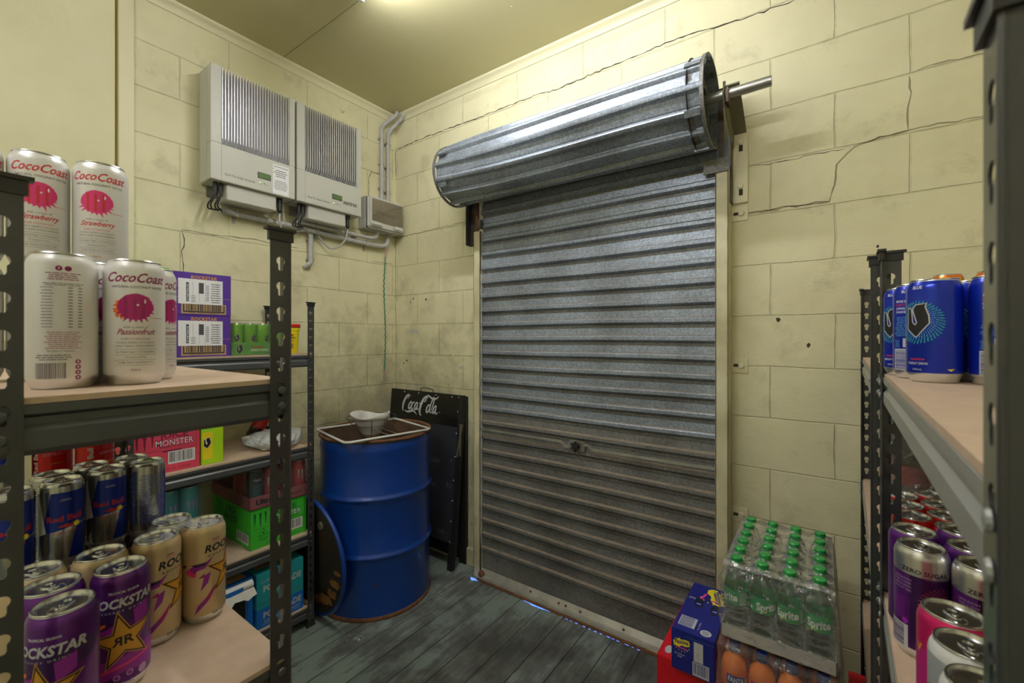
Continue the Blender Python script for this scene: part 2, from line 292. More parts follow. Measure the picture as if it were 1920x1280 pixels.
# ------------------------------------------------------------------ flat artwork (text, shapes) laid on faces and cylinders
_tc = {}
def text_geo(s_, bold, shear):
    k = (s_, bold, shear)
    if k in _tc: return _tc[k]
    cu = bpy.data.curves.new('t', 'FONT'); cu.body = s_; cu.size = 1; cu.offset = bold; cu.shear = shear; cu.resolution_u = 2; cu.align_x = 'CENTER'
    o = bpy.data.objects.new('t', cu); col.objects.link(o)
    bpy.context.view_layer.update()
    me = bpy.data.meshes.new_from_object(o.evaluated_get(bpy.context.evaluated_depsgraph_get()))
    vs = [(v.co.x, v.co.y) for v in me.vertices]; fs = [tuple(p.vertices) for p in me.polygons]
    bpy.data.objects.remove(o); bpy.data.curves.remove(cu); bpy.data.meshes.remove(me)
    _tc[k] = (vs, fs); return _tc[k]
class Art:
    def __init__(s): s.items = []
    def poly(s, pts, m):
        t = tessellate_polygon([[Vector((x, y, 0)) for x, y in pts]]); s.items.append((list(pts), [tuple(i) for i in t], m)); return s
    def rect(s, x, y, w, h, m): return s.poly([(x, y), (x+w, y), (x+w, y+h), (x, y+h)], m)
    def disc(s, x, y, r, m, n=16, ry=None):
        ry = ry or r; return s.poly([(x+r*math.cos(2*PI*i/n), y+ry*math.sin(2*PI*i/n)) for i in range(n)], m)
    def text(s, t, x, y, h, m, bold=0, shear=0, sx=1, w=None, rot=0, flipx=False):
        vs, fs = text_geo(t, bold, shear); k = h/.70
        if w:
            xs = [a for a, b in vs]; sx = w/((max(xs)-min(xs))*k)
        c, n = math.cos(rot), math.sin(rot); out = []
        for a, b in vs:
            a *= k*sx*(-1 if flipx else 1); b *= k; out.append((x+a*c-b*n, y+a*n+b*c))
        s.items.append((out, fs, m)); return s
    def barcode(s, x, y, w, h, bg='p_white', fg='ink', vert=False, seed=1):
        if bg: s.rect(x, y, w, h, bg)
        r_ = random.Random(seed); p = .05
        while p < .95:
            q = r_.choice([.012, .02, .03]);
            if vert: s.rect(x+w*.05, y+h*p, w*.8, h*min(q, .95-p), fg)
            else: s.rect(x+w*p, y+h*.14, w*min(q, .95-p), h*.8, fg)
            p += q+r_.choice([.012, .02, .028])
        return s
    def lines(s, x, y, w, h, n, m, seed=3, fill=.55, words=True):
        r_ = random.Random(seed); lh = h/n
        for i in range(n):
            ww = w*r_.uniform(.7, 1); xx = x+(w-ww)/2; yy = y+h-(i+1)*lh; q = 0
            while q < ww:
                l = min(r_.uniform(.08, .22)*w, ww-q); s.rect(xx+q, yy, l*.85, lh*fill, m); q += l
        return s
    def put(s, mb, fn, du=None, dv=None, eps=.00012, step=.00006):
        bbs = []; lay = []
        for vs, fs, m in s.items:
            q = (min(v[0] for v in vs), max(v[0] for v in vs), min(v[1] for v in vs), max(v[1] for v in vs))
            lay.append(1+max([l for l, p in zip(lay, bbs) if q[0] < p[1] and p[0] < q[1] and q[2] < p[3] and p[2] < q[3]], default=-1)); bbs.append(q)
        for li, (vs, fs, m) in zip(lay, s.items):
            bm = bmesh.new(); bv = [bm.verts.new((x, y, 0)) for x, y in vs]
            for f in fs:
                try: bm.faces.new([bv[i] for i in f])
                except ValueError: pass
            for ax, d in ((0, du), (1, dv)):
                if not d: continue
                lo = min(v[ax] for v in vs); hi = max(v[ax] for v in vs); k = math.floor(lo/d)+1
                while k*d < hi:
                    p = [0, 0, 0]; p[ax] = k*d; nn = [0, 0, 0]; nn[ax] = 1
                    bmesh.ops.bisect_plane(bm, geom=bm.verts[:]+bm.edges[:]+bm.faces[:], plane_co=p, plane_no=nn, dist=1e-7); k += 1
            bm.normal_update()
            for f in bm.faces:
                if f.normal.z < 0: f.normal_flip()
            bm.verts.index_update()
            e_ = eps+step*li
            mb.add([fn(v.co.x, v.co.y, e_) for v in bm.verts], [[v.index for v in f.verts] for f in bm.faces], m); bm.free()
def cyl(r, a0=0, rf=None):
    def fn(u, v, e):
        rr = (rf(v) if rf else r)+e; a = a0+u/r; return (rr*math.cos(a), rr*math.sin(a), v)
    return fn
def plane(o, u, v):
    o, u, v = Vector(o), Vector(u), Vector(v); n = u.cross(v)
    return lambda a, b, e: tuple(o+u*a+v*b+n*e)
def box_face(x0, y0, z0, x1, y1, z1, side):      # lower left corner of a face seen from outside
    return {'+x': plane((x1, y0, z0), (0, 1, 0), (0, 0, 1)), '-y': plane((x0, y0, z0), (1, 0, 0), (0, 0, 1)), '-x': plane((x0, y1, z0), (0, -1, 0), (0, 0, 1)),
            '+y': plane((x1, y1, z0), (-1, 0, 0), (0, 0, 1)), '+z': plane((x0, y0, z1), (1, 0, 0), (0, 1, 0))}[side]

# ------------------------------------------------------------------ the room
CEIL = 2.92; XR = 3.02; YB = -4.0
def struct(mb, name, **k): o = mb.build(name, **k); o['kind'] = 'structure'; return o
def ribbon(mb, fn, pts, w_, m, seed=0, jit=.004, sub=6, eps=.0006):
    r_ = random.Random(seed); P = []
    for (a, b), (c_, d_) in zip(pts[:-1], pts[1:]):
        n = max(2, int(math.hypot(c_-a, d_-b)/.02))
        for i in range(n): P.append((a+(c_-a)*i/n+r_.uniform(-jit, jit)*.6, b+(d_-b)*i/n+r_.uniform(-jit, jit)))
    P.append(pts[-1]); vs = []; fs = []
    for i, (a, b) in enumerate(P):
        q = P[min(i+1, len(P)-1)]; p = P[max(i-1, 0)]; dx, dy = q[0]-p[0], q[1]-p[1]; l = math.hypot(dx, dy) or 1
        ww = w_*r_.uniform(.35, 1.0)*(.3 if i in (0, len(P)-1) else 1)
        vs += [fn(a-dy/l*ww, b+dx/l*ww, eps), fn(a+dy/l*ww, b-dx/l*ww, eps)]
    for i in range(len(P)-1): fs.append((2*i, 2*i+1, 2*i+3, 2*i+2))
    mb.add(vs, fs, m)
mb = MB()
for a, b in (((-.1, 0, -.05), (.87, .19, CEIL+.1)), ((2.075, 0, -.05), (XR+.1, .19, CEIL+.1)), ((.87, 0, 2.16), (2.075, .19, CEIL+.1))): mb.box(a, b, 'paint_back')
bw = lambda u, v, e: (u, -e, v)
for i, (p, w_, m_) in enumerate([
  ([(0.021, 2.700), (0.316, 2.706), (0.795, 2.700), (1.216, 2.703), (1.257, 2.690), (1.562, 2.70), (1.761, 2.706), (1.962, 2.71), (2.191, 2.683), (2.355, 2.683)], .0035, 'crack'),
  ([(2.161, 1.884), (2.337, 1.886), (2.463, 1.884), (2.479, 1.946), (2.482, 2.014), (2.533, 2.068), (2.606, 2.082), (2.69, 2.088), (2.755, 2.089), (2.865, 2.082)], .003, 'crack_soft'),
  ([(2.161, 1.886), (2.337, 1.889), (2.463, 1.886)], .0016, 'crack'), ([(2.533, 2.072), (2.606, 2.084), (2.69, 2.09)], .0014, 'crack'),
  ([(2.684, 2.277), (2.686, 2.213), (2.679, 2.169), (2.68, 2.09)], .003, 'crack_soft'), ([(2.69, 2.281), (2.755, 2.291), (2.865, 2.284)], .0022, 'crack_soft'),
  ([(.006, 2.71), (.003, 2.67), (.006, 2.516)], .003, 'crack'), ([(0.02, 2.076), (0.212, 2.082), (0.415, 2.088), (0.69, 2.09)], .0015, 'crack'), ([(.004, 2.06), (.003, 1.65), (.006, 1.35), (.004, .973)], .0018, 'crack'),
  ([(2.2, 2.074), (2.266, 2.07), (2.51, 2.07)], .0015, 'crack'), ([(1.25, 2.715), (1.4, 2.725), (1.55, 2.715)], .001, 'crack_soft')]):
    ribbon(mb, bw, p, w_, m_, seed=i)
a_ = Art()
r_ = random.Random(5)
for (x, z) in [(.186, 1.641), (.159, 1.62), (.31, 1.63), (.533, 1.269), (.12, 1.222), (.51, 1.082), (.09, 1.2), (2.4, 1.35), (2.6, 1.7), (2.3, 1.45)]:
    s_ = r_.uniform(.004, .009); a_.poly([(x+s_*r_.uniform(.4, 1.1)*math.cos(t), z+s_*1.4*r_.uniform(.4, 1.1)*math.sin(t)) for t in [2*PI*k/7 for k in range(7)]], 'crack')
for (x, z) in [(.16, 1.42), (.22, 1.415), (.19, 1.425), (.5, 1.13), (.53, 1.08), (.62, 1.19), (.16, 1.23)]:
    s_ = r_.uniform(.01, .02); a_.poly([(x+s_*r_.uniform(.5, 1.2)*math.cos(t), z+s_*.7*r_.uniform(.4, 1.1)*math.sin(t)) for t in [2*PI*k/8 for k in range(8)]], 'scuff')
a_.put(mb, bw)
struct(mb, 'wall_back', smooth=20, mods='keep')
mb = MB(); mb.box((-.12, -1.43, -.05), (0, 0, CEIL+.1), 'paint_left')
lw = lambda u, v, e: (e, u, v)
for i, (p, w_, m_) in enumerate([([(-1.24, 1.65), (-1.249, 1.785), (-1.238, 1.825), (-1.249, 1.884)], .0028, 'crack'), ([(-1.249, 1.884), (-1.12, 1.887), (-0.969, 1.896), (-0.854, 1.895), (-0.692, 1.892)], .0018, 'crack'),
   ([(-0.218, 2.30), (-0.222, 2.43), (-0.201, 2.487), (-0.107, 2.483)], .0022, 'crack'), ([(-0.205, 1.89), (-0.016, 1.889)], .0016, 'crack')]): ribbon(mb, lw, p, w_, m_, seed=20+i)
mb.lathe([(0, .02), (.009, .018), (.014, .01), (.016, 0)], 'cream', 14, T=Matrix.Translation((0, -.418, 2.80)) @ Matrix.Rotation(R(90), 4, 'Y'))
struct(mb, 'wall_left', smooth=30, mods='keep')
mb = MB(); mb.box((-.12, YB, -.05), (.004, -1.486, CEIL+.1), 'paint_smooth'); mb.box((-.12, -1.486, -.05), (-.006, -1.43, CEIL+.1), 'groove_shade')
struct(mb, 'wall_left')
mb = MB(); mb.box((-.01, -1.476, 0), (.012, -1.424, CEIL), 'cream', .002)
struct(mb, 'trim_1')
mb = MB(); mb.box((XR, YB, -.05), (XR+.12, .0, CEIL+.1), 'paint_left'); struct(mb, 'wall_right')
mb = MB(); mb.box((-.12, YB-.12, -.05), (XR+.12, YB, CEIL+.1), 'paint_smooth'); struct(mb, 'wall_front')
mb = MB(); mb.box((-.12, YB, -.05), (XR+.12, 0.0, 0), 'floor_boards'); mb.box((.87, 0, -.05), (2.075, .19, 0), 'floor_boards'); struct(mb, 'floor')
mb = MB(); mb.box((-.12, YB, CEIL), (XR+.12, .0, CEIL+.1), 'ceiling_paint')
for y in (-.795, -1.995, -3.2): mb.box((0, y-.002, CEIL-.0006), (XR, y+.002, CEIL), 'crack_soft')
for x in (.35, .8, 1.25, 1.7, 2.1):
    for y in (-.1, -.35, -.6, -.74, -.86): mb.lathe([(0, -.002), (.003, -.0016), (.005, 0)], 'ceiling_paint', 8, T=Matrix.Translation((x+rnd.uniform(-.02, .02), y+rnd.uniform(-.02, .02), CEIL)))
struct(mb, 'ceiling', mods='keep')
# cornice: small quarter round moulding
prof = [(0, -.045), (.006, -.045), (.010, -.038), (.012, -.028), (.022, -.016), (.032, -.012), (.036, -.006), (.036, 0), (0, 0)]
mb = MB(); mb.prism([(a, b) for a, b in prof], 0, XR, 'cream', T=Matrix(((0, 0, 1, 0), (-1, 0, 0, 0), (0, 1, 0, CEIL), (0, 0, 0, 1)))); struct(mb, 'trim_2', smooth=50)
mb = MB(); mb.prism([(a, b) for a, b in prof], YB, 0, 'cream', T=Matrix(((1, 0, 0, 0), (0, 0, 1, 0), (0, 1, 0, CEIL), (0, 0, 0, 1)))); struct(mb, 'trim_3', smooth=50)
mb = MB(); mb.box((.0, -.02, 0), (.835, 0, .10), 'cream_dirty', .003); struct(mb, 'baseboard_back')
# glowing slivers on the floor stand in for daylight under the roller door
mb = MB()
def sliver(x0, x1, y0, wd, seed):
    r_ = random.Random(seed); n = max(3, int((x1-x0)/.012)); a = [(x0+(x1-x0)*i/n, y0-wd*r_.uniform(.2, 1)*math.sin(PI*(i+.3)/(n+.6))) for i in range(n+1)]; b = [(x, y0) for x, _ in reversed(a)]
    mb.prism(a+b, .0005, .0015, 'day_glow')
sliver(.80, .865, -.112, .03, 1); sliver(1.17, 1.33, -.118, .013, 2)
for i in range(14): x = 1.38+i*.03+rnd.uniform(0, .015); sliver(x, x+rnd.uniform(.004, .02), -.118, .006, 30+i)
struct(mb, 'door_gap_glow')

# ceiling battens
def batten(x, y, L_, rz, label):
    t = tag(empty('ceiling_light', (x, y, CEIL), rz), label, 'light')
    m1 = MB(); m1.box((-L_/2, -.03, -.05), (L_/2, .03, 0), 'white', .003); m1.box((-L_/2, -.02, -.095), (-L_/2+.02, .02, -.045), 'white', .003); m1.box((L_/2-.02, -.02, -.095), (L_/2, .02, -.045), 'white', .003); m1.build('housing', t)
    m2 = MB(); m2.tube([(-L_/2+.02, 0, -.075), (L_/2-.02, 0, -.075)], .014, 'tube_glow', 12); m2.build('tube', t)
batten(1.43, -.87, 1.22, 0, 'bare fluorescent batten on the ceiling in front of the roller door')
batten(1.7, -2.75, 1.22, 0, 'unseen fluorescent batten added as fill light on the ceiling behind the viewpoint')  # out-of-view batten, put in to brighten the near shelves

# ------------------------------------------------------------------ roller door
door = tag(empty('roller_door', (0, 0, 0)), 'grey galvanised steel roller door with its coil exposed above the opening', 'roller door')
X0, X1 = .845, 2.092; YD = -.062; PITCH = .0805
def rib_profile(z0, z1):
    """(z, offset towards the room, material)"""
    out = []; z = z0; k = PITCH/.0975
    while z < z1:
        out += [(z+q*k, o) for q, o in ((0, -.006), (.017, -.006), (.024, .009), (.030, .0150), (.047, .0150), (.052, .011), (.0565, .004), (.080, .0035), (.0955, .003), (.0968, -.005))]; z += PITCH
    return out
mb = MB(); pr = rib_profile(.1345, 2.22); nx = 24; vs = []; fs = []; ms = []
for z, o in pr:
    for i in range(nx+1):
        x = X0+(X1-X0)*i/nx; vs.append((x, YD-o-.0015*math.sin(x*4+z*3), z+.0016*math.sin(x*5+z*9)))
for k in range(len(pr)-1):
    q = k % 10
    low = pr[k][0] < .95
    mm = 'galvanised_dark' if (low or q in (0, 9)) else 'galvanised'  # darker metal low on the curtain and in the recess under each rib
    if q == 5 or (low and q == 4): mm = 'dust'
    for i in range(nx): fs.append((k*(nx+1)+i, k*(nx+1)+i+1, (k+1)*(nx+1)+i+1, (k+1)*(nx+1)+i)); ms.append(mm)
mb.add(vs, fs, ms)
cur = mb.build('curtain', door, smooth=20, mods='keep')
mb = MB(); vs = []
mb.box((X0, YD+.001, .03), (X1, YD+.0045, .150), 'galvanised_dark')
mb.build('bottom_panel', door)
mb = MB(); mb.prism([(-.058, .028), (-.066, .050), (-.070, .052), (-.088, .026), (-.102, .022), (-.106, .010), (-.102, .006), (-.058, .006)], X0, X1, 'zinc', T=Matrix(((0, 0, 1, 0), (1, 0, 0, 0), (0, 1, 0, 0), (0, 0, 0, 1))))
mb.box((X0, -.118, .001), (X1, -.100, .008), 'rust')
for x in (1.19, 1.36, 1.40, 1.48, 1.7): mb.lathe([(0, .008), (.005, .006), (.006, 0)], 'rust', 8, T=Matrix.Translation((x, -.083, .035)))
mb.lathe([(0, .022), (.016, .018), (.02, .008), (.02, 0)], 'rust', 12, T=Matrix.Translation((.862, -.085, .028)) @ Matrix.Rotation(R(90), 4, 'X'))
mb.build('bottom_rail', door)
# guides
for x0, x1, nm in ((.80, .848, 0), (2.088, 2.136, 1)):
    mb = MB(); top = 1.99 if nm == 0 else 2.075
    mb.box((x0, -.088, .0), (x1, -.078, top), 'cream_dirty', .001); mb.box((x0 if nm == 0 else x1-.003, -.088, .0), (x0+.003 if nm == 0 else x1, 0, top), 'cream_dirty')
    mb.box((x1-.004 if nm == 0 else x0, -.088, .0), (x1 if nm == 0 else x0+.004, -.066, top), 'cream_dirty')
    mb.build('guide_rail', door)
mb = MB()   # worn webbing edge showing left of the curtain
for z in [.2+i*PITCH for i in range(19)]:
    mb.tube([(.852, -.084, z), (.857, -.088, z+.03), (.852, -.084, z+.06), (.848, -.082, z+.095)], .0022, 'grey_plastic', 5)
mb.build('guide_webbing', door)
for z in (1.888, 1.264, .651):
    mb = MB(); mb.box((2.132, -.006, z-.03), (2.196, -.0005, z+.03), 'cream', .001); mb.lathe([(0, .010), (.010, .009), (.012, 0)], 'cream', 14, T=Matrix.Translation((2.172, -.006, z)) @ Matrix.Rotation(R(90), 4, 'X')); mb.box((2.143, -.0072, z-.006), (2.160, -.006, z+.006), 'crack')
    mb.build('fixing_lug', door)
# coil
CY, CZ, CR = -.205, 2.278, .145
def coil_prof(nr=12):
    out = []
    for k in range(nr):
        a0 = 2*PI*k/nr
        for f, o in ((0, 0), (.5, .002), (.56, .010), (.62, .016), (.68, .018), (.80, .018), (.86, .013), (.90, .002), (.93, -.001), (.97, -.001)): out.append((a0+2*PI/nr*f, CR+o))
    return out
mb = MB(); cp = coil_prof(); nx = 30; vs = []; fs = []; ms = []; XA, XB = .762, 2.098; n = len(cp)
for i in range(nx+1):
    x = XA+(XB-XA)*i/nx; t = (x-XA)/(XB-XA)
    for a, r in cp:
        a2 = -a+.35+.25*(t-.5)+.05*math.sin(t*5)
        rr = r+.004*t+.004*math.sin(3*a+t*4)
        vs.append((x, CY+rr*math.cos(a2), CZ+rr*math.sin(a2)))
for i in range(nx):
    for k in range(n):
        l = (k+1) % n; q = k % 10; fs.append((i*n+k, (i+1)*n+k, (i+1)*n+l, i*n+l)); ms.append('steel_dark' if q == 3 and k // 10 in (1, 2) else 'galvanised')
mb.add(vs, fs, ms)
coil = mb.build('door_coil', door, smooth=25)
for x, rr in ((XA, CR+.018), (XB, CR+.022)):
    mb = MB(); T = Matrix.Translation((x, CY, CZ)) @ Matrix.Rotation(R(90), 4, 'Y')
    mb.lathe([(rr-.006, -.010), (rr+.002, -.010), (rr+.003, .003), (rr-.006, .003), (rr-.006, -.010)], 'galvanised_dark', 40, T=T)
    for k in range(5): a = 1.1*k+.4; mb.box((-.005, rr-.004, -.012), (.05, rr+.0055, .012), 'galvanised', T=Matrix.Translation((x, CY, CZ)) @ Matrix.Rotation(a, 4, 'X') @ Matrix.Rotation(0 if x > 1 else PI, 4, 'Z') @ Matrix.Scale(1, 4) @ Matrix.Translation((-.06, 0 if x > 1 else -2*rr, 0)))
    mb.build('coil_rim', door)
mb = MB(); T = Matrix.Translation((XB-.035, CY, CZ)) @ Matrix.Rotation(R(90), 4, 'Y')
for q in range(5): r0 = .06+.022*q; mb.lathe([(r0, -.03), (r0, .012-.004*q), (r0+.003, .012-.004*q), (r0+.003, -.03)], 'galvanised_dark', 36, T=T)
mb.lathe([(.02, -.02), (.17, -.02)], 'black', 36, T=T)
mb.build('coil_end', door)
mb = MB(); mb.tube([(.70, CY, CZ), (2.295, CY, CZ+.015)], .0185, 'steel', 16); mb.build('axle', door)
for x, s_ in ((2.168, 1), (.735, -1)):
    mb = MB()
    mb.box((x-.028, -.012, 1.93), (x+.028, -.0005, 2.22), 'cream' if s_ > 0 else 'steel_dark', .0015)
    mb.box((x-.030, -.05, 1.93), (x-.026, -.0005, 2.22), 'steel_dark')
    if s_ > 0:
        for z in (2.17, 1.99):
            mb.box((x-.004, -.0135, z-.03), (x+.010, -.0125, z-.005), 'crack'); mb.lathe([(0, .008), (.010, .007), (.011, 0)], 'cream', 12, T=Matrix.Translation((x+.002, -.012, z+.008)) @ Matrix.Rotation(R(90), 4, 'X'))
    # arm rising from the wall plate to the axle
    pts = [(-.0, 2.19), (-.02, 2.24), (CY-.02, CZ+.045), (CY-.045, CZ+.0), (CY-.02, CZ-.03), (-.03, 2.15)]
    Tm = Matrix(((0, 0, 1, 0), (1, 0, 0, 0), (0, 1, 0, 0), (0, 0, 0, 1)))
    mb.prism(pts, x-.026, x-.021, 'steel_dark' if s_ < 0 else 'olive_metal', T=Tm)
    mb.prism([(.0, 2.205), (CY, CZ+.045), (CY, CZ+.05), (.0, 2.21)], x-.026, x+.024, 'steel_dark' if s_ < 0 else 'olive_metal', T=Tm)
    mb.tube([(x-.03, CY+.02, CZ+.055), (x-.03, CY+.02, CZ+.075)], .005, 'steel', 8); mb.tube([(x+.0, CY+.05, CZ+.03), (x+.0, CY+.05, CZ+.07)], .007, 'steel', 8)
    mb.box((x-.018, CY-.028, CZ-.028), (x-.008, CY+.028, CZ+.028), 'steel_dark', .002)
    mb.build('bracket', door)
mb = MB(); mb.box((2.045, -.096, 2.045), (2.14, -.088, 2.10), 'galvanised_dark'); mb.box((2.10, -.092, 2.05), (2.12, -.086, 2.38), 'steel_dark'); mb.box((.835, -.10, 2.0), (.862, -.085, 2.05), 'steel_dark'); mb.box((.815, -.09, 1.99), (.835, -.08, 2.16), 'rust'); mb.build('guide_stop', door)
# lock with its two bars
mb = MB(); zl = .852
mb.box((1.425, YD-.026, zl-.03), (1.505, YD-.014, zl+.02), 'steel', .002)
mb.lathe([(0, .022), (.016, .02), (.018, .012), (.018, 0)], 'black', 6, T=Matrix.Translation((1.462, YD-.026, zl-.006)) @ Matrix.Rotation(R(90), 4, 'X'))
for a in range(6): mb.box((-.004, .012, 0), (.004, .024, .012), 'black', T=Matrix.Translation((1.462, YD-.034, zl-.006)) @ Matrix.Rotation(R(90), 4, 'X') @ Matrix.Rotation(a*PI/3, 4, 'Z'))
for p in ([(1.425, zl-.012), (1.40, zl-.016), (1.375, zl+.004), (X0, zl+.004)], [(1.505, zl+.005), (1.525, zl+.005), (1.545, zl-.012), (1.58, zl-.012), (X1, zl-.008)]):
    for (a, b), (c_, d_) in zip(p[:-1], p[1:]): mb.prism([(a, b-.006), (c_, d_-.006), (c_, d_+.006), (a, b+.006)], YD-.026, YD-.020, 'zinc', T=Matrix(((1, 0, 0, 0), (0, 0, 1, 0), (0, 1, 0, 0), (0, 0, 0, 1))))
mb.build('lock', door)

# ------------------------------------------------------------------ boltless racks
KP = .0388
def post_mesh():
    mb = MB(); W = .031; H_ = 1.543; z = 0; k = 0
    def flange(sw_, w_):
        """sw_: swap axes so that the second flange lies in the other plane"""
        def M(p): return (p[1], p[0], p[2]) if sw_ else p
        nc = int(H_/KP); th = .0016
        for c_ in range(nc+1):
            z0 = c_*KP; z1 = min(z0+KP, H_)
            rect = [(0, z0), (w_, z0), (w_, z1), (0, z1)]; hole = []
            if z1-z0 > KP*.9:
                cx, cz = w_*.5, z0+.023
                for i in range(11): a = R(-55+i*29); hole.append((cx+.0066*math.cos(a), cz+.0066*math.sin(a)))
                hole += [(cx-.0038, cz-.012), (cx-.0025, cz-.0148), (cx+.0025, cz-.0148), (cx+.0038, cz-.012)]
            P2 = rect+hole; loops = [[Vector((x, z, 0)) for x, z in rect]]+([[Vector((x, z, 0)) for x, z in hole]] if hole else [])
            tri = tessellate_polygon(loops); n = len(P2)
            vs = [M((x, 0, z)) for x, z in P2]+[M((x, th, z)) for x, z in P2]; fs = [tuple(t) for t in tri]+[tuple(n+i for i in reversed(t)) for t in tri]
            m_ = len(hole)
            for i in range(m_): j = (i+1) % m_; fs.append((4+i, 4+j, n+4+j, n+4+i))
            fs.append((1, 2, n+2, n+1))
            mb.add(vs, fs, 'rack_grey')
    flange(False, W); flange(True, W)
    mb.tube([(.0008, .0008, 0), (.0008, .0008, H_)], .0018, 'rack_grey', 8)
    o = mb.build('post', None, smooth=20)
    # cap and foot
    m2 = MB(); pts = [(-.006, -.006), (.038, -.006), (.038, .007), (.007, .007), (.007, .038), (-.006, .038)]
    m2.prism(pts, 1.543, 1.5475, 'black_plastic'); m2.prism([(-.003, -.003), (.034, -.003), (.034, .004), (.004, .004), (.004, .034), (-.003, .034)], 1.528, 1.543, 'black_plastic'); m2.build('post_cap', o)
    m2 = MB(); m2.prism(pts, 0, .004, 'black_plastic'); m2.prism([(-.003, -.003), (.034, -.003), (.034, .004), (.004, .004), (.004, .034), (-.003, .034)], .004, .03, 'black_plastic'); m2.build('post_foot', o)
    return o
POST0 = post_mesh(); POST_T = tree(POST0); POST_USED = [False]
def beam(L_, zt, parent, T, mname):
    mb = MB(); prof = [(.030, 0), (.003, 0), (.003, -.010), (.008, -.014), (.008, -.022), (.003, -.028), (.003, -.048), (.012, -.054)]
    a, b = .004, L_-.004; vs = []; fs = []
    for y, z in prof: vs += [(a, y, zt-.0075+z), (b, y, zt-.0075+z)]
    for y, z in reversed(prof): vs += [(a, y+.0015, zt-.0075+z-.0012), (b, y+.0015, zt-.0075+z-.0012)]
    n = len(prof)*2
    for i in range(n): j = (i+1) % n; fs.append((2*i, 2*j, 2*j+1, 2*i+1))
    fs += [tuple(2*i for i in range(n)), tuple(2*i+1 for i in reversed(range(n)))]
    mb.add(vs, fs, mname, T)
    for u in (.014, L_-.014):
        for dz in (-.018, -.042): mb.lathe([(0, .003), (.005, .002), (.0062, 0)], mname, 10, T=T @ Matrix.Translation((u, -.0008, zt+dz)) @ Matrix.Rotation(R(90), 4, 'X'))
    mb.build('beam', parent, smooth=25)
def rack(loc, rz, L_, D_, levels, label, bm_='rack_beam', tilt=0):
    r_ = tag(empty('shelving_rack', (*loc, 0), rz), label, 'shelving')
    for i, (x, y, a) in enumerate(((0, 0, 0), (L_, 0, 90), (L_, D_, 180), (0, D_, 270))):
        if not POST_USED[0]:
            p = POST0; POST_USED[0] = True; p.parent = r_
        else: p = copy_tree(POST_T, r_)
        p.location = (x, y, 0); p.rotation_euler = (0, 0, R(a))
    for z in levels:
        beam(L_, z, r_, Matrix.Identity(4), bm_); beam(L_, z, r_, Matrix.Translation((L_, D_, 0)) @ Matrix.Rotation(PI, 4, 'Z'), bm_)
        beam(D_, z, r_, Matrix.Translation((L_, 0, 0)) @ Matrix.Rotation(R(90), 4, 'Z'), bm_); beam(D_, z, r_, Matrix.Translation((0, D_, 0)) @ Matrix.Rotation(R(-90), 4, 'Z'), bm_)
        mb = MB(); mb.box((.0045, .0045, z-.007), (L_-.0045, D_-.0045, z), 'mdf', 0); mb.build('shelf_board', r_)
    return r_
HL1 = (.10, .46, .882, 1.316); HL2 = (.10, .447, .866, 1.302); HR = (.10, .46, .885, 1.31)
rack((1.760, -1.642), PI, .90, .31, HL1, 'dark grey boltless steel rack nearest the left edge, stacked with white and purple cans')
rack((.455, -1.56), R(90), .70, .425, HL2, 'low dark grey steel rack standing against the left wall, filled with cartons')
rack((2.532, -.880), R(-92.0), .8225, .40, HR, 'steel rack nearest the right edge, with blue cans on its top shelf', 'rack_beam_lit')
rack((2.552, -.035), R(-92.2), .80, .40, HR, 'steel rack on the right standing against the roller door wall', 'rack_beam_lit')

# ------------------------------------------------------------------ cans
def can_tab(parent, r, h):
    mb = MB(); z = h-.0035; n = 20; out = []; inn = []
    for i in range(n):
        a = 2*PI*i/n; s_ = .0125*r/.033; out.append((s_*math.cos(a)-.002, .0078*math.sin(a)*r/.033*(1.1 if math.cos(a) < 0 else .9)))
        inn.append((.0042*math.cos(a)-.0085+.002, .0045*math.sin(a)))
    vs = [(x, y, z) for x, y in out]+[(x, y, z) for x, y in inn]+[(x, y, z+.0014) for x, y in out]+[(x, y, z+.0014) for x, y in inn]; fs = []
    for i in range(n):
        j = (i+1) % n; fs += [(i, j, n+j, n+i), (2*n+i, 2*n+j, 3*n+j, 3*n+i), (i, j, 2*n+j, 2*n+i), (n+i, n+j, 3*n+j, 3*n+i)]
    mb.add(vs, fs, 'alu'); mb.lathe([(0, .003), (.0026, .0026), (.003, 0)], 'alu', 10, T=Matrix.Translation((.003, 0, z)))
    return mb.build('tab', parent)
LIDS = {}
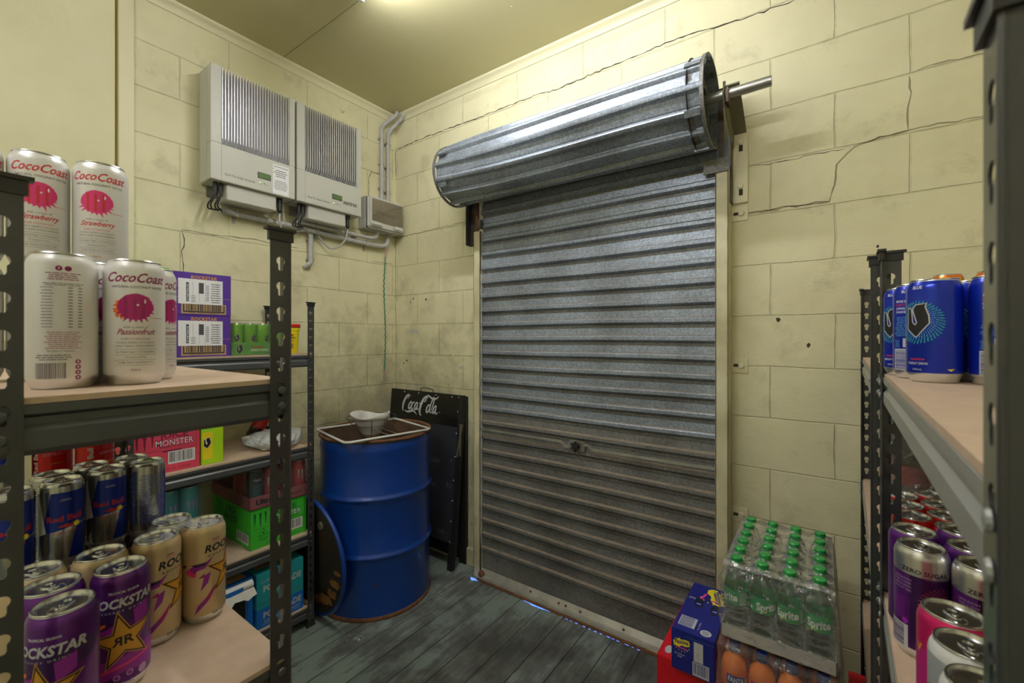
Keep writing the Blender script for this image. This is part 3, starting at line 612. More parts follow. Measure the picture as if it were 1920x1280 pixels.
def make_can(name, r, h, body, art=None, slim=False, top=None, bottom='alu_can', neckmat=None, bands=None):
    """bands: list of (z0, z1, material) for stretches of the wall with a colour of their own"""
    c = empty(name); mb = MB(); nk = .72*r if slim else .80*r
    zs = h-(.016 if not slim else .012)
    prof = [(.0, .003), (.70*r, .0025), (.77*r, 0), (.83*r, .001), (.93*r, .008), (r, .0145)]; mats = [bottom]*5
    cuts = sorted({.0145, zs} | {b_[0] for b_ in (bands or [])} | {b_[1] for b_ in (bands or [])}); cuts = [q for q in cuts if .0145 <= q <= zs]
    for a, b_ in zip(cuts[:-1], cuts[1:]):
        mm = body
        for z0, z1, k in (bands or []):
            if a >= z0-1e-9 and b_ <= z1+1e-9: mm = k
        prof.append((r, b_)); mats.append(mm)
    nm = neckmat or body
    prof += [(.975*r, zs+.005), (.93*r, h-.007), (.868*r, h-.0035), (.858*r, h-.0022)]; mats += [nm, nm, nm, 'alu_can']
    mb.lathe(prof, None, 48, mats=mats)
    rf = lambda v: r if v <= zs else (r-(v-zs)/.005*.025*r if v < zs+.005 else .975*r-(v-zs-.005)/max(1e-6, (h-.007-zs-.005))*.045*r)
    if art: art.put(mb, cyl(r, 0, rf), du=.0035, dv=.006)
    mb.build('body', c, smooth=35, mods='keep')
    key = (r, h)
    if key not in LIDS:
        mb = MB(); q = .86*r
        mb.lathe([(q, h-.0026), (q+.0006, h-.001), (q, h), (q-.0014, h-.0002), (q-.0022, h-.0035), (q-.0034, h-.0058), (q-.0048, h-.0056), (q-.0058, h-.0036), (q-.0075, h-.0034), (0.3*q, h-.0036), (0, h-.0036)], 'alu', 48)
        # mouth panel outline
        pts = [(.008+.0095*math.cos(2*PI*i/20)+.002, .0085*math.sin(2*PI*i/20), h-.0034) for i in range(20)]; mb.tube(pts, .0005, 'alu', 5, closed=True)
        l = mb.build('lid', c, smooth=30, mods='keep'); can_tab(l, r, h); LIDS[key] = tree(l)
    else: copy_tree(LIDS[key], c)
    return c
def script(a, txt, x, y, h, m, w): return a.text(txt, x, y, h, m, bold=.018, shear=.45, w=w)
def splash(a, x, y, r, main, left=None, seed=1, drips=True):
    r_ = random.Random(seed); n = 64
    if left:
        for k in range(3): a.poly([(x-r*.55+r*(.75-.18*k)*r_.uniform(.55 if i % 2 else .95, 1.05)*math.cos(2*PI*i/40), y-r*.1+r*(.75-.18*k)*r_.uniform(.55 if i % 2 else .95, 1.05)*math.sin(2*PI*i/40)) for i in range(40)], left)
    pts = []
    for i in range(n):
        t = 2*PI*i/n; q = 1.0+(r_.uniform(-.02, .03) if math.sin(t) > -.2 else (r_.uniform(.0, .35) if i % 3 == 0 else -.1)); pts.append((x+r*q*math.cos(t), y+r*q*.95*math.sin(t)))
    a.poly(pts, main); a.rect(x+r*.8, y-r*.72, r*.9, r*.03, main)
    return a
W = 2*PI
def coco(name, c1, c2, c3, left, flav, sub):
    a = Art(); H_ = .168
    for u0 in (0,):
        script(a, 'CocoCoast', u0, .1375, .0125, c1, .068); a.text('NATURAL COCONUT WATER', u0+.003, .1295, .0032, 'p_grey', bold=.01, w=.058)
        splash(a, u0, .1035, .0195, c2, left, 3)
        for q in range(3): a.rect(u0-.012+.009*q, .090, .0034, .027, c3)
        a.disc(u0+.002, .107, .0014, 'p_white', 8); a.disc(u0+.0095, .112, .0010, 'p_white', 8, .003)
        a.text('with a twist of', u0, .076, .0028, 'p_grey', w=.026); script(a, flav, u0, .0675, .0075, c1, .042)
        a.text('PURE HYDRATION', u0, .0605, .0023, c1, w=.030); a.text('YOUNG GREEN COCONUTS', u0, .0555, .0023, 'p_grey', w=.042); a.text(sub, u0, .0510, .0023, 'p_grey', w=.044)
        for z in (.0475, .0405, .0335, .0265): a.rect(u0-.023, z, .046, .0003, 'p_grey')
        a.text('No Added Sugar or Preservatives', u0, .0432, .0023, 'p_grey', w=.042); a.text('Cholesterol Free', u0, .0362, .0023, 'p_grey', w=.022); a.text('Totally Gluten and Dairy Free', u0, .0292, .0023, 'p_grey', w=.038); a.text('500ml', u0, .019, .0026, c1, w=.010)
    # second face: nutrition panel, bar code and round icons
    u = .033*PI
    a.disc(u-.004, .148, .0032, c1, 14); a.disc(u+.004, .148, .0032, c1, 14); a.text('f', u-.004, .1465, .003, 'p_white', bold=.03)
    a.lines(u-.018, .134, .036, .010, 4, c1, 5, .4); a.lines(u-.02, .127, .040, .004, 2, 'p_grey', 6, .4)
    for i in range(14):
        z = .124-i*.0037; a.lines(u-.021, z, .013, .0015, 1, 'p_grey', i); a.rect(u+.004, z, .004, .0011, 'p_grey'); a.rect(u+.013, z, .004, .0011, 'p_grey')
    a.lines(u-.018, .050, .036, .022, 9, 'p_wine', 9, .3)
    a.text('Product of Vietnam', u-.002, .046, .0022, 'p_black', w=.024); a.lines(u-.027, .036, .036, .008, 3, 'p_grey', 12, .4)
    a.barcode(u-.027, .010, .031, .024, None, 'p_grey', seed=4)
    for k in range(4): a.disc(u+.013, .0335-.0065*k, .0028, c1, 14); a.disc(u+.013, .0335-.0065*k, .0012, 'p_white', 8)
    return make_can(name, .033, .168, 'c_white', a)
def face(x, y, off=0): return math.atan2(CAM.y-y, CAM.x-x)+off
USED = {}
def place(t, x, y, z, off, label, cat='can', group=None, absrot=None):
    root = t[0]
    if root.name in USED: o = copy_tree(t)
    else: o = root; USED[root.name] = 1
    o.location = (x, y, z); o.rotation_euler = (0, 0, face(x, y, off) if absrot is None else absrot)
    tag(o, label, cat, group); return o
Tpas = tree(coco('drink_can', 'p_wine', 'p_magenta', 'p_wine', 'p_orange', 'Passionfruit', 'WITH TANGY PASSIONFRUIT'))
Tstr = tree(coco('drink_can', 'p_red', 'p_pink', 'p_red', None, 'Strawberry', 'WITH RIPE STRAWBERRY'))
Z1 = 1.3162
G = 'white coconut water cans on the near left rack'
place(Tpas, 1.651, -1.877, Z1, PI+.02, 'white coconut water can turned to its nutrition panel, beside the left rack post', group=G)
place(Tpas, 1.660, -1.808, Z1, .03, 'white passionfruit coconut water can, front one at the open end of the shelf', group=G)
place(Tpas, 1.597, -1.776, Z1, .95, 'white coconut water can just peeking out behind the front passionfruit can', group=G)
place(Tpas, 1.592, -1.846, Z1, .8, 'white can in the lower layer hidden between the front pair', group=G)
for (x, y, o_, lb) in [(1.498, -1.812, -.15, 'white strawberry coconut water can on the upper layer, furthest right'), (1.478, -1.877, .0, 'white strawberry coconut water can on the upper layer, middle one behind the post'), (1.470, -1.944, .1, 'white strawberry coconut water can on the upper layer, cut by the left edge')]:
    place(Tstr, x, y, Z1+.168, o_, lb, group=G); 
for (x, y, lb) in [(1.498, -1.812, 'white can in the lower layer carrying the rightmost strawberry can'), (1.478, -1.877, 'white can in the lower layer carrying the middle strawberry can'), (1.470, -1.944, 'white can in the lower layer carrying the leftmost strawberry can')]:
    place(Tstr, x, y, Z1, .2, lb, group=G)
# star energy cans
def star(a, x, y, s_, ink='p_black', fill='p_gold', lean=-.15):
    def pts(R_): return [(x+R_*(1 if i % 2 == 0 else .40)*math.sin(i*PI/5+lean), y+R_*(1 if i % 2 == 0 else .40)*math.cos(i*PI/5+lean)) for i in range(10)]
    a.poly(pts(s_*1.08), 'p_gold'); a.poly(pts(s_), ink); a.poly(pts(s_*.86), fill)
    a.text('R', x-s_*.14, y-s_*.14, s_*.30, ink, bold=.03, flipx=True, sx=1.05); a.text('R', x+s_*.14, y-s_*.14, s_*.30, ink, bold=.03, sx=1.05)
a = Art()
a.poly([(-.05, .128), (.05, .128), (.05, .105), (.02, .098), (-.05, .088)], 'p_dpurple')
a.text('TROPICAL GUAVA', 0, .1405, .0032, 'p_white', bold=.015, w=.034); a.text('ROCKSTAR', 0, .1215, .0120, 'p_wstrip', bold=.035, shear=.18, w=.078); a.text('E N E R G Y   D R I N K', 0, .1145, .0026, 'p_wstrip', w=.05)
a.poly([(.01, .112), (.03, .118), (.03, .098), (.012, .088)], 'p_violet'); a.poly([(-.05, .092), (-.02, .102), (-.02, .098), (-.05, .082)], 'p_orange'); a.poly([(-.05, .082), (-.01, .098), (-.01, .086), (-.05, .06)], 'p_violet')
a.poly([(-.05, .045), (.0, .052), (.03, .06), (.05, .058), (.05, .02), (.0, .03), (-.05, .012)], 'p_violet'); a.poly([(-.05, .02), (-.01, .036), (.04, .044), (.04, .047), (-.01, .040), (-.05, .026)], 'p_pink')
star(a, -.001, .074, .0400)
a.disc(-.008, .024, .004, 'p_lilac', 16); a.disc(-.008, .024, .0028, 'p_violet', 16); a.disc(.006, .026, .004, 'p_lilac', 16); a.disc(.006, .026, .0028, 'p_violet', 16); a.text('500 mL', 0, .012, .0042, 'p_lilac', bold=.02, shear=.1, w=.02); a.disc(.022, .022, .006, 'p_lilac', 18)
Tpur = tree(make_can('drink_can', .033, .168, 'c_purple', a))
a = Art()
a.text('TROPICAL', .020, .142, .0022, 'p_black', bold=.02, w=.012); a.text('PASSION', .020, .139, .0022, 'p_pink', bold=.02, w=.012)
a.text('ROCKSTAR', .046, .1225, .0120, 'p_black', bold=.035, shear=.2, w=.088); a.text('E N E R G Y   D R I N K', .044, .1145, .0028, 'p_black', bold=.02, w=.072)
a.poly([(-.034, .103), (-.024, .104), (-.032, .096)], 'p_dpurple'); a.poly([(-.028, .092), (-.012, .104), (.006, .107), (.016, .114), (.004, .096), (-.008, .094), (-.014, .083)], 'p_violet'); a.poly([(-.018, .104), (.006, .107), (.004, .101), (-.008, .100)], 'p_dpurple')
a.poly([(-.028, .092), (-.020, .097), (-.008, .086), (-.014, .083)], 'p_pink'); a.poly([(-.006, .081), (.003, .088), (.003, .080)], 'p_magenta'); a.poly([(.003, .084), (.012, .088), (.008, .07), (-.003, .058)], 'p_violet'); a.poly([(.003, .078), (.006, .084), (.0, .068), (-.003, .058)], 'p_magenta')
a.poly([(-.012, .018), (-.007, .033), (.006, .046), (.018, .062), (.022, .062), (.010, .040), (.0, .030)], 'p_violet'); a.poly([(.006, .046), (.018, .062), (.012, .044), (.004, .036)], 'p_magenta')
star(a, .044, .083, .0400, lean=.1)
a.text('500 mL', .024, .012, .004, 'p_black', bold=.02, w=.02)
Tgold = tree(make_can('drink_can', .033, .168, 'c_gold', a))
Z2 = .8822; G = 'star energy drink cans on the near left rack'
place(Tgold, 1.535, -1.683, Z2, -.05, 'cream energy drink can nearest the dark rack post, front right of its shelf', group=G)
place(Tgold, 1.539, -1.752, Z2, -.02, 'cream energy drink can second from the dark rack post', group=G)
place(Tgold, 1.537, -1.820, Z2, .4, 'cream energy drink can behind the purple star can', group=G)
place(Tgold, 1.530, -1.888, Z2, .4, 'cream energy drink can furthest left, behind two purple cans', group=G)
place(Tpur, 1.611, -1.812, Z2, .10, 'purple energy drink can showing its whole gold star', group=G)
place(Tpur, 1.669, -1.879, Z2, -.55, 'purple energy drink can at the very front, cropped by the bottom of the picture', group=G)
place(Tpur, 1.599, -1.880, Z2, .5, 'purple energy drink can half hidden behind the foremost can at the left post', group=G)
a = Art(); a.text('ROCKSTAR', 0, .12, .010, 'p_grey', bold=.03, shear=.2, w=.06)
Twh = tree(make_can('drink_can', .033, .168, 'c_pale', a))
place(Twh, 1.478, -1.714, Z2, .3, 'pale silver can peeking out between the two cream cans and the slim cans', group=G)
# slim blue and silver cans
def bulls(a, x, y):
    a.poly([(x-.012, y), (x-.002, y+.004), (x+.002, y+.001), (x+.010, y+.006), (x+.012, y+.004), (x+.005, y-.003), (x-.006, y-.002)], 'p_redb'); a.disc(x+.010, y, .004, 'p_yellow', 12)
a = Art()
a.poly([(-.016, .119), (.034, .119), (.028, .068), (-.028, .056)], 'c_rbblue'); a.poly([(-.022, .058), (-.042, .050), (-.042, .118), (-.034, .119)], 'p_silver')
a.poly([(-.042, .05), (-.030, .055), (-.036, .015), (-.042, .015)], 'c_rbblue'); a.poly([(.014, .062), (.030, .066), (.026, .015), (.004, .015)], 'c_rbblue')
a.text('Red Bull', 0, .0745, .0085, 'p_redb', bold=.03, w=.042); bulls(a, .004, .066); a.text('ENERGY DRINK', 0, .055, .003, 'p_redb', w=.028); a.lines(-.006, .106, .014, .004, 2, 'p_silver', 3, .3)
Tbull = tree(make_can('slim_can', .0265, .135, 'c_rbsilver', a, slim=True))
a = Art()
for k in range(3): a.lines(-.035+k*.024, .025, .020, .090, 26, 'p_blue', 30+k, .35)
a.text('Red Bull', .052, .0745, .0085, 'p_redb', bold=.03, w=.04); a.rect(.03, .015, .004, .1, 'c_rbblue')
Tsil = tree(make_can('slim_can', .0265, .135, 'c_rbsilver', a, slim=True))
G = 'slim blue and silver energy drink cans on the near left rack'; zb = Z2+.135
for (t, x, y, o_, lb) in [(Tbull, 1.444, -1.848, .12, 'slim blue and silver bull can, front left of the upper layer'), (Tbull, 1.419, -1.789, .12, 'slim blue and silver bull can, beside the silver one facing front'),
    (Tsil, 1.419, -1.734, .0, 'slim silver can turned to its fine print, right end of the front row'), (Tsil, 1.364, -1.800, .5, 'slim can top showing behind the gap of the two bull cans'), (Tsil, 1.388, -1.852, .5, 'slim can top showing behind the left bull can'),
    (Tsil, 1.364, -1.744, .5, 'slim can top showing behind the silver fine print can'), (Tbull, 1.452, -1.904, .1, 'slim bull can nearly covered by the left rack post')]:
    place(t, x, y, zb, o_, lb, group=G)
    place(Tbull, x, y, Z2, .2, 'lower layer can directly under the '+' '.join(lb.split()[:9]), group=G)
a = Art(); a.text('RED', .0, .106, .026, 'p_pink', bold=-.0, w=.036); a.text('RED', .0, .1065, .0235, 'p_redb', bold=-.012, w=.0345); a.text('EDITION', 0, .095, .005, 'p_lilac', w=.030); a.lines(-.006, .078, .024, .003, 2, 'p_gold', 3, .4)
a.text('Red Bull', -.024, .085, .0085, 'p_wstrip', bold=.03, w=.05, rot=R(90))
Tred = tree(make_can('slim_can', .029, .150, 'c_red', a, slim=True))
G = 'red edition cans at the back of the near left rack'
for (x, y, o_, lb) in [(1.170, -1.822, .05, 'red slim can reading RED, left of the pair'), (1.232, -1.771, .75, 'red slim can with sideways lettering, right of the pair')]:
    place(Tpur, x, y, Z2, .3, 'purple can in the lower layer under the '+lb.split(',')[0], group='star energy drink cans on the near left rack'); place(Tred, x, y, Z2+.168, o_, lb, group=G)
place(Tbull, 1.150, -1.885, Z2+.168, .4, 'slim can sliver seen left of the red cans', group=G); place(Tpur, 1.150, -1.885, Z2, .3, 'purple can in the lower layer left of the red pair', group='star energy drink cans on the near left rack')

# ------------------------------------------------------------------ right hand racks: cans
def vlogo(a, x, y, s_, edge='p_wstrip', ink='p_black', inner='c_blue'):
    P = lambda L_, k=1: [(x+s_*p*k, y+s_*q*k) for p, q in L_]
    out = [(-.55, .79), (-.42, .79), (-.34, .63), (-.26, -.10), (-.09, -.26), (.03, -.10), (-.19, .63), (-.18, .79), (-.03, .97), (.45, 1.03), (.39, .84), (.55, .32), (.58, -.13), (-.03, -.97), (-.58, -.45)]
    n = len(out); g = []
    for i in range(n):
        p0, p1, p2 = out[i-1], out[i], out[(i+1) % n]; d1 = (p1[0]-p0[0], p1[1]-p0[1]); d2 = (p2[0]-p1[0], p2[1]-p1[1]); l1 = math.hypot(*d1); l2 = math.hypot(*d2)
        nx_, ny_ = -(d1[1]/l1+d2[1]/l2), (d1[0]/l1+d2[0]/l2); l = math.hypot(nx_, ny_) or 1; g.append((x+s_*(p1[0]+nx_/l*.07), y+s_*(p1[1]+ny_/l*.07)))
    a.poly(g, edge); a.poly(P(out), ink)
def burst(a, x, y, r0, r1, m1, m2, seed=2):
    r_ = random.Random(seed)
    for i in range(44):
        t = 2*PI*i/44
        for k in range(7):
            q = r0+(r1-r0)*(k+r_.uniform(0, .4))/7; tt = t+.10*k; s_ = .0006+.00016*k
            px, py = x+q*math.cos(tt), y+q*math.sin(tt); a.poly([(px-s_*1.6*math.cos(tt), py-s_*1.6*math.sin(tt)), (px+s_*.7*math.sin(tt), py-s_*.7*math.cos(tt)), (px+s_*1.6*math.cos(tt), py+s_*1.6*math.sin(tt)), (px-s_*.7*math.sin(tt), py+s_*.7*math.cos(tt))], m1 if k < 4 else m2)
a = Art(); burst(a, 0, .093, .014, .034, 'p_lblue', 'p_teal'); vlogo(a, 0, .095, .0255)
a.text('BLUE', 0, .145, .0048, 'p_white', bold=.02, w=.013); a.text('GUARANA', 0, .034, .0034, 'p_red', bold=.02, w=.02); a.text('ENERGY DRINK', .0, .0275, .0034, 'p_wstrip', bold=.02, w=.028); a.text('500mL', 0, .0185, .003, 'p_wstrip', w=.013); a.poly([(.035, .021), (.045, .022), (.04, .018)], 'p_yellow')
u = .033*PI
a.text('BLUE', u, .145, .0048, 'p_white', bold=.02, w=.013)
for k, (s1_, c_) in enumerate((('MORE ENERGY', 'p_white'), ('ENERGY THAN', 'p_red'), ('LIVING ROOM', 'p_white'), ('DANCE PARTY', 'p_white'))): a.text(s1_, u, .129-.006*k, .0036, c_, bold=.02, w=.032)
a.lines(u-.02, .072, .040, .034, 12, 'p_lblue', 8, .3); a.rect(u-.004, .053, .020, .015, 'p_wstrip'); a.disc(u+.006, .060, .006, 'c_blue', 18, .0045); a.lines(u-.02, .053, .012, .013, 5, 'p_lblue', 5, .3); a.barcode(u-.020, .014, .036, .036, 'p_wstrip', 'c_blue', vert=True, seed=8)
Tv = tree(make_can('drink_can', .033, .160, 'c_blue', a))
Zr = 1.3102; G = 'blue energy drink cans on the near right rack'
place(Tv, 2.582, -1.050, Zr, -.62, 'blue V energy can facing front at the shelf edge', group=G)
place(Tv, 2.573, -.982, Zr, PI-.5, 'blue V energy can directly behind the front one, bar code side showing', group=G)
place(Tv, 2.566, -.915, Zr, -.7, 'blue V energy can furthest left, beside the middle rack post', group=G)
place(Tv, 2.651, -1.058, Zr, PI-.05, 'blue V energy can turned to its back panel, right of the front one', group=G)
place(Tv, 2.641, -.988, Zr, .4, 'blue V energy can hidden behind the back panel one', group=G)
place(Tv, 2.720, -1.05, Zr, .4, 'blue V energy can deepest on the shelf, mostly behind the right post', group=G)
a = Art()
for k in range(9): a.poly([(-.09+.022*k, .0), (-.078+.022*k, .0), (-.050+.022*k, .110), (-.062+.022*k, .110)], 'p_yellow')
for k in range(4): a.disc(-.06+.04*k, .094, .007, 'p_green', 12, .0035)
a.text('LIFE', 0, .085, .010, 'p_white', bold=.03, w=.03)
Tor = tree(make_can('drink_can', .033, .122, 'c_orange', a, neckmat='c_orange'))
G = 'orange striped cans on the far right rack'
for x, y, lb in ((2.725, -.30, 'orange striped can on the upper layer, left one of the two showing'), (2.805, -.33, 'orange striped can on the upper layer, right one beside the rack post')):
    place(Tor, x, y, Zr+.122, -.2, lb, group=G); place(Tor, x, y, Zr, .2, lb.replace('on the upper layer', 'in the lower layer under'), group=G)
Zs = .8852
a = Art(); a.text('ZERO SUGAR', .002, .132, .0065, 'p_grey', bold=.02, w=.052)
Tvp = tree(make_can('drink_can', .033, .168, 'c_purple', a))
a = Art(); a.poly([(-.014, .015), (-.014, .128), (.05, .128), (.05, .015)], 'c_dviolet')
r_ = random.Random(4)
for i in range(34):
    t = 2*PI*i/34; x0, y0 = .026, .086; pts = [(x0+q*math.cos(t+.5*(q-.01)/.02), y0+q*math.sin(t+.5*(q-.01)/.02)) for q in (.012, .018, .024, .031)]
    a.poly([(px_, py_+.0004) for px_, py_ in pts]+[(px_, py_-.0004) for px_, py_ in reversed(pts)], 'p_skull')
vlogo(a, .026, .088, .017, 'p_wine')
a.text('ZERO SUGAR', .004, .1325, .0062, 'p_black', bold=.02, w=.058); a.text('GRAPE', .014, .126, .0028, 'p_grey', w=.02)
for k, s1_ in enumerate(('UNLEASH', 'THAT A GRAPE', 'THINGS HAPPEN', 'IN A LIFT BAR')): a.text(s1_, -.024, .118-.0055*k, .0032, 'p_lilac', w=.024)
a.lines(-.044, .055, .028, .036, 14, 'p_violet', 6, .3); a.barcode(-.052, .012, .036, .036, 'p_wstrip', 'c_purple', vert=True, seed=3); a.disc(-.02, .054, .0045, 'p_violet', 16)
u = .033*PI
Tvz = tree(make_can('drink_can', .033, .168, 'c_purple', a, neckmat='alu_can', bands=[(.128, .16, 'alu_can')]))
G = 'purple energy drink cans on the near right rack'
for (t, x, y, o_, lb) in [(Tvp, 2.566, -.993, .4, 'purple can behind the zero sugar can at the shelf edge'), (Tvz, 2.566, -1.062, .0, 'purple and silver zero sugar can at the shelf edge'), (Tvp, 2.632, -.952, .5, 'purple can in the second row, furthest back'),
    (Tvp, 2.630, -1.022, .4, 'purple can in the second row, middle one'), (Tvz, 2.628, -1.090, .25, 'purple and silver zero sugar can in the second row')]: place(t, x, y, Zs, o_, lb, group=G)
a = Art(); a.rect(-.06, .015, .05, .052, 'c_yellow'); a.lines(-.05, .040, .03, .022, 6, 'p_black', 3, .5); a.lines(-.05, .018, .03, .018, 5, 'p_black', 5, .5); script(a, 'Passion', -.016, .085, .010, 'p_gold', .026); a.text('V', -.045, .115, .010, 'p_gold', bold=.04)
for k in range(7): a.disc(-.012+.003*k, .105+.004*(k % 3), .0012, 'p_yellow', 6)
a.rect(-.06, .067, .12, .055, 'p_magenta')
a.items = a.items[-1:]+a.items[:-1]
Tpk = tree(make_can('drink_can', .033, .168, 'c_pink', a, neckmat='c_pink'))
place(Tpk, 2.566, -1.266, Zs, .25, 'hot pink and yellow can in front of the zero sugar cans', group='pink cans on the near right rack'); place(Tpk, 2.634, -1.236, Zs, .3, 'hot pink can mostly behind the right post', group='pink cans on the near right rack')
a = Art(); a.poly([(-.05, .118), (-.005, .124), (-.005, .119), (-.05, .112)], 'p_grey'); a.poly([(-.05, .108), (-.01, .114), (-.01, .100), (-.05, .092)], 'p_grey'); a.lines(-.045, .06, .035, .03, 10, 'p_lblue', 3, .3)
Tw = tree(make_can('drink_can', .033, .168, 'c_pale', a, neckmat='c_white'))
place(Tw, 2.566, -1.334, Zs, .3, 'pale white can next to the hot pink can', group='pale cans on the near right rack'); place(Tw, 2.564, -1.402, Zs, .3, 'pale white can nearest the viewer at the bottom right', group='pale cans on the near right rack')
a = Art(); a.text('Coca-Cola', 0, .045, .020, 'p_white', bold=.02, shear=.4, w=.07, rot=R(90)); a.text('Coca-Cola', .033*PI, .045, .020, 'p_white', bold=.02, shear=.4, w=.07, rot=R(90))
Tck = tree(make_can('drink_can', .033, .132, 'c_red', a, neckmat='c_red'))
G = 'red cola cans on the far right rack'
for i, (x, y, lb) in enumerate([(2.590, -.723, 'in the front row, further back'), (2.590, -.793, 'in the front row, nearest the middle post'), (2.646, -.612, 'in the second row, furthest back'), (2.646, -.684, 'in the second row, second from the back'), (2.646, -.755, 'in the second row, third from the back'), (2.646, -.826, 'in the second row, nearest the purple cans'),
    (2.704, -.648, 'in the third row, furthest back'), (2.704, -.720, 'in the third row, middle'), (2.704, -.790, 'in the third row, front'), (2.590, -.652, 'in the front row, seen only past the post')]):
    place(Tck, x, y, Zs, rnd.uniform(-1, 1), 'red cola can '+lb, group=G)

# ------------------------------------------------------------------ cartons
def carton(name, x0, y0, z0, dx, dy, dz, m, label, arts, cat='box', group=None, bev=.0015, extra=None, rz=0):
    """x0,y0,z0 = low corner; arts = {side: Art}"""
    cx, cy = x0+dx/2, y0+dy/2; t = tag(empty(name, (cx, cy, z0), rz), label, cat, group)
    mb = MB(); a = (-dx/2, -dy/2, 0); b = (dx/2, dy/2, dz); mb.box(a, b, m, bev)
    for sd, ar in arts.items(): ar.put(mb, box_face(*a, *b, sd))
    if extra: extra(mb, a, b)
    mb.build('carton_body', t, mods='keep'); return t
def flap_line(a, x, y, w_, h_, m='p_grey'):
    for (p, q, r1, s1_) in ((x, y, .0012, h_), (x+w_, y, .0012, h_), (x, y, w_, .0012)): a.rect(p, q, r1, s1_, m)
def rs_face(w_=.202, h_=.164):
    a = Art(); a.rect(.0, h_*.42, w_, .0015, 'p_kraft'); a.text('ROCKSTAR', w_/2+.005, h_*.88, .0125, 'p_gold', bold=.03, shear=.1, w=.09); a.text('ENERGY DRINK', w_/2+.005, h_*.83, .005, 'p_gold', w=.05)
    a.rect(.030, .006, .155, .040, 'p_kraft'); a.barcode(.036, .012, .143, .030, 'ink', 'ink', seed=2); a.rect(.040, .017, .135, .026, 'p_kraft'); a.barcode(.040, .013, .135, .034, None, 'ink', seed=9); a.text('928 18094 00662 0', .107, .0075, .004, 'ink', w=.10)
    a.rect(.020, h_*.27, .152, h_*.60, 'paper'); a.rect(.046, h_*.33, .009, h_*.45, 'ink'); a.text('STARTRACK', .0535, h_*.55, .0055, 'p_white', bold=.02, w=h_*.40, rot=R(90)); a.rect(.088, h_*.53, .017, h_*.26, 'ink_grey')
    for k in range(5): a.rect(.068+.021*k, h_*.31, .0006, h_*.5, 'ink_grey')
    a.lines(.060, h_*.32, .02, h_*.18, 5, 'ink_grey', 3, .3); a.lines(.112, h_*.36, .012, h_*.4, 9, 'ink_grey', 4, .4); a.lines(.128, h_*.32, .04, h_*.5, 9, 'ink_grey', 7, .35)
    a.poly([(.002, h_*.97), (.004, h_*.95), (.006, h_*.72), (.022, h_*.62), (.022, h_*.63), (.008, h_*.725), (.006, h_*.96)], 'p_dpurple')
    return a
fr = rs_face(); G = 'purple star energy cartons on the left wall rack'
carton('carton', .13, -1.412, 1.3022, .30, .202, .164, 'b_purple', 'purple energy drink carton with a shipping label, lower of two', {'+x': fr}, group=G)
carton('carton', .13, -1.412, 1.4664, .30, .203, .168, 'b_purple', 'purple energy drink carton with a shipping label, on top of its twin', {'+x': fr}, group=G)
gf = Art(); gf.rect(0, 0, .20, .035, 'p_violet'); gf.rect(.155, .004, .04, .035, 'p_black'); gf.lines(.158, .006, .034, .03, 3, 'p_lilac', 3, .7); gf.rect(.165, .125, .03, .03, 'p_grey')
G = 'green energy cartons at the left end of the wall rack'
carton('carton', .115, -1.62, 1.3022, .305, .203, .168, 'b_green', 'green energy drink carton beside the purple ones, lower of two', {'+x': gf}, group=G)
carton('carton', .115, -1.62, 1.4704, .305, .203, .172, 'b_green', 'green energy drink carton beside the purple ones, upper of two', {'+x': gf}, group=G)
def claw(a, x, y, s_, m):
    for k, (w_, l_) in enumerate(((.16, .9), (.2, 1.1), (.16, .9))):
        cx = x+(k-1)*s_*.42; r_ = random.Random(k)
        Lp = [(cx-s_*w_*.9, y+s_*.55), (cx-s_*w_*.25, y+s_*.50)]; 
        lft = []; rgt = []
        for q in range(6):
            t = q/5; yy = y+s_*.5-t*s_*l_; ww = s_*w_*.5*(1-.75*t)*(1.15 if q % 2 else .85); lft.append((cx-ww, yy)); rgt.append((cx+ww, yy))
        a.poly([(cx-s_*w_*1.1, y+s_*.56)]+lft+list(reversed(rgt))+[(cx+s_*w_*.7, y+s_*.58)], m)
def juice_face(w_, h_, ink, word, bar=True, s_=1.0, bx=None):
    a = Art(); flap_line(a, .012, h_*.48, w_-.024, h_*.52, ink)
    a.poly([(w_*.40, h_*.47), (w_*.43, h_*.44), (w_*.70, h_*.44), (w_*.73, h_*.47)], ink)
    claw(a, w_*.16, h_*.70, h_*.30, ink)
    a.text('JUICE', w_*.60, h_*.735, h_*.13, ink if word != 'p_juice' else word, bold=.03, w=w_*.44); None
    a.text('MONSTER', w_*.60, h_*.575, h_*.135, ink, bold=.05, w=w_*.60); a.text('MONSTER', w_*.60, h_*.575, h_*.125, 'p_white', bold=.0, w=w_*.575); a.text('ENERGY+JUICE', w_*.60, h_*.53, h_*.045, ink, bold=.01, w=w_*.45)
    if bar: a.barcode(w_*.50, h_*.17, w_*.42, h_*.27, 'p_white', 'ink', seed=5); a.text('24 x 500 mL CANS', w_*.55, h_*.05, h_*.055, ink, w=w_*.6)
    return a
carton('carton', .12, -1.523, .8662, .30, .206, .178, 'b_pink', 'pink juice energy carton on the middle shelf of the wall rack', {'+x': juice_face(.206, .178, 'p_juice', 'b_pink')}, group=None)
lf = Art(); lf.rect(.004, .015, .036, .135, 'p_lime'); lf.rect(.004, .02, .036, .11, 'p_yellow'); lf.rect(.004, .148, .036, .006, 'p_silver'); vlogo(lf, .021, .085, .021, 'p_white')
carton('carton', .16, -1.312, .8662, .26, .078, .164, 'b_lime', 'lime green energy drink box against the pink carton', {'+x': lf})
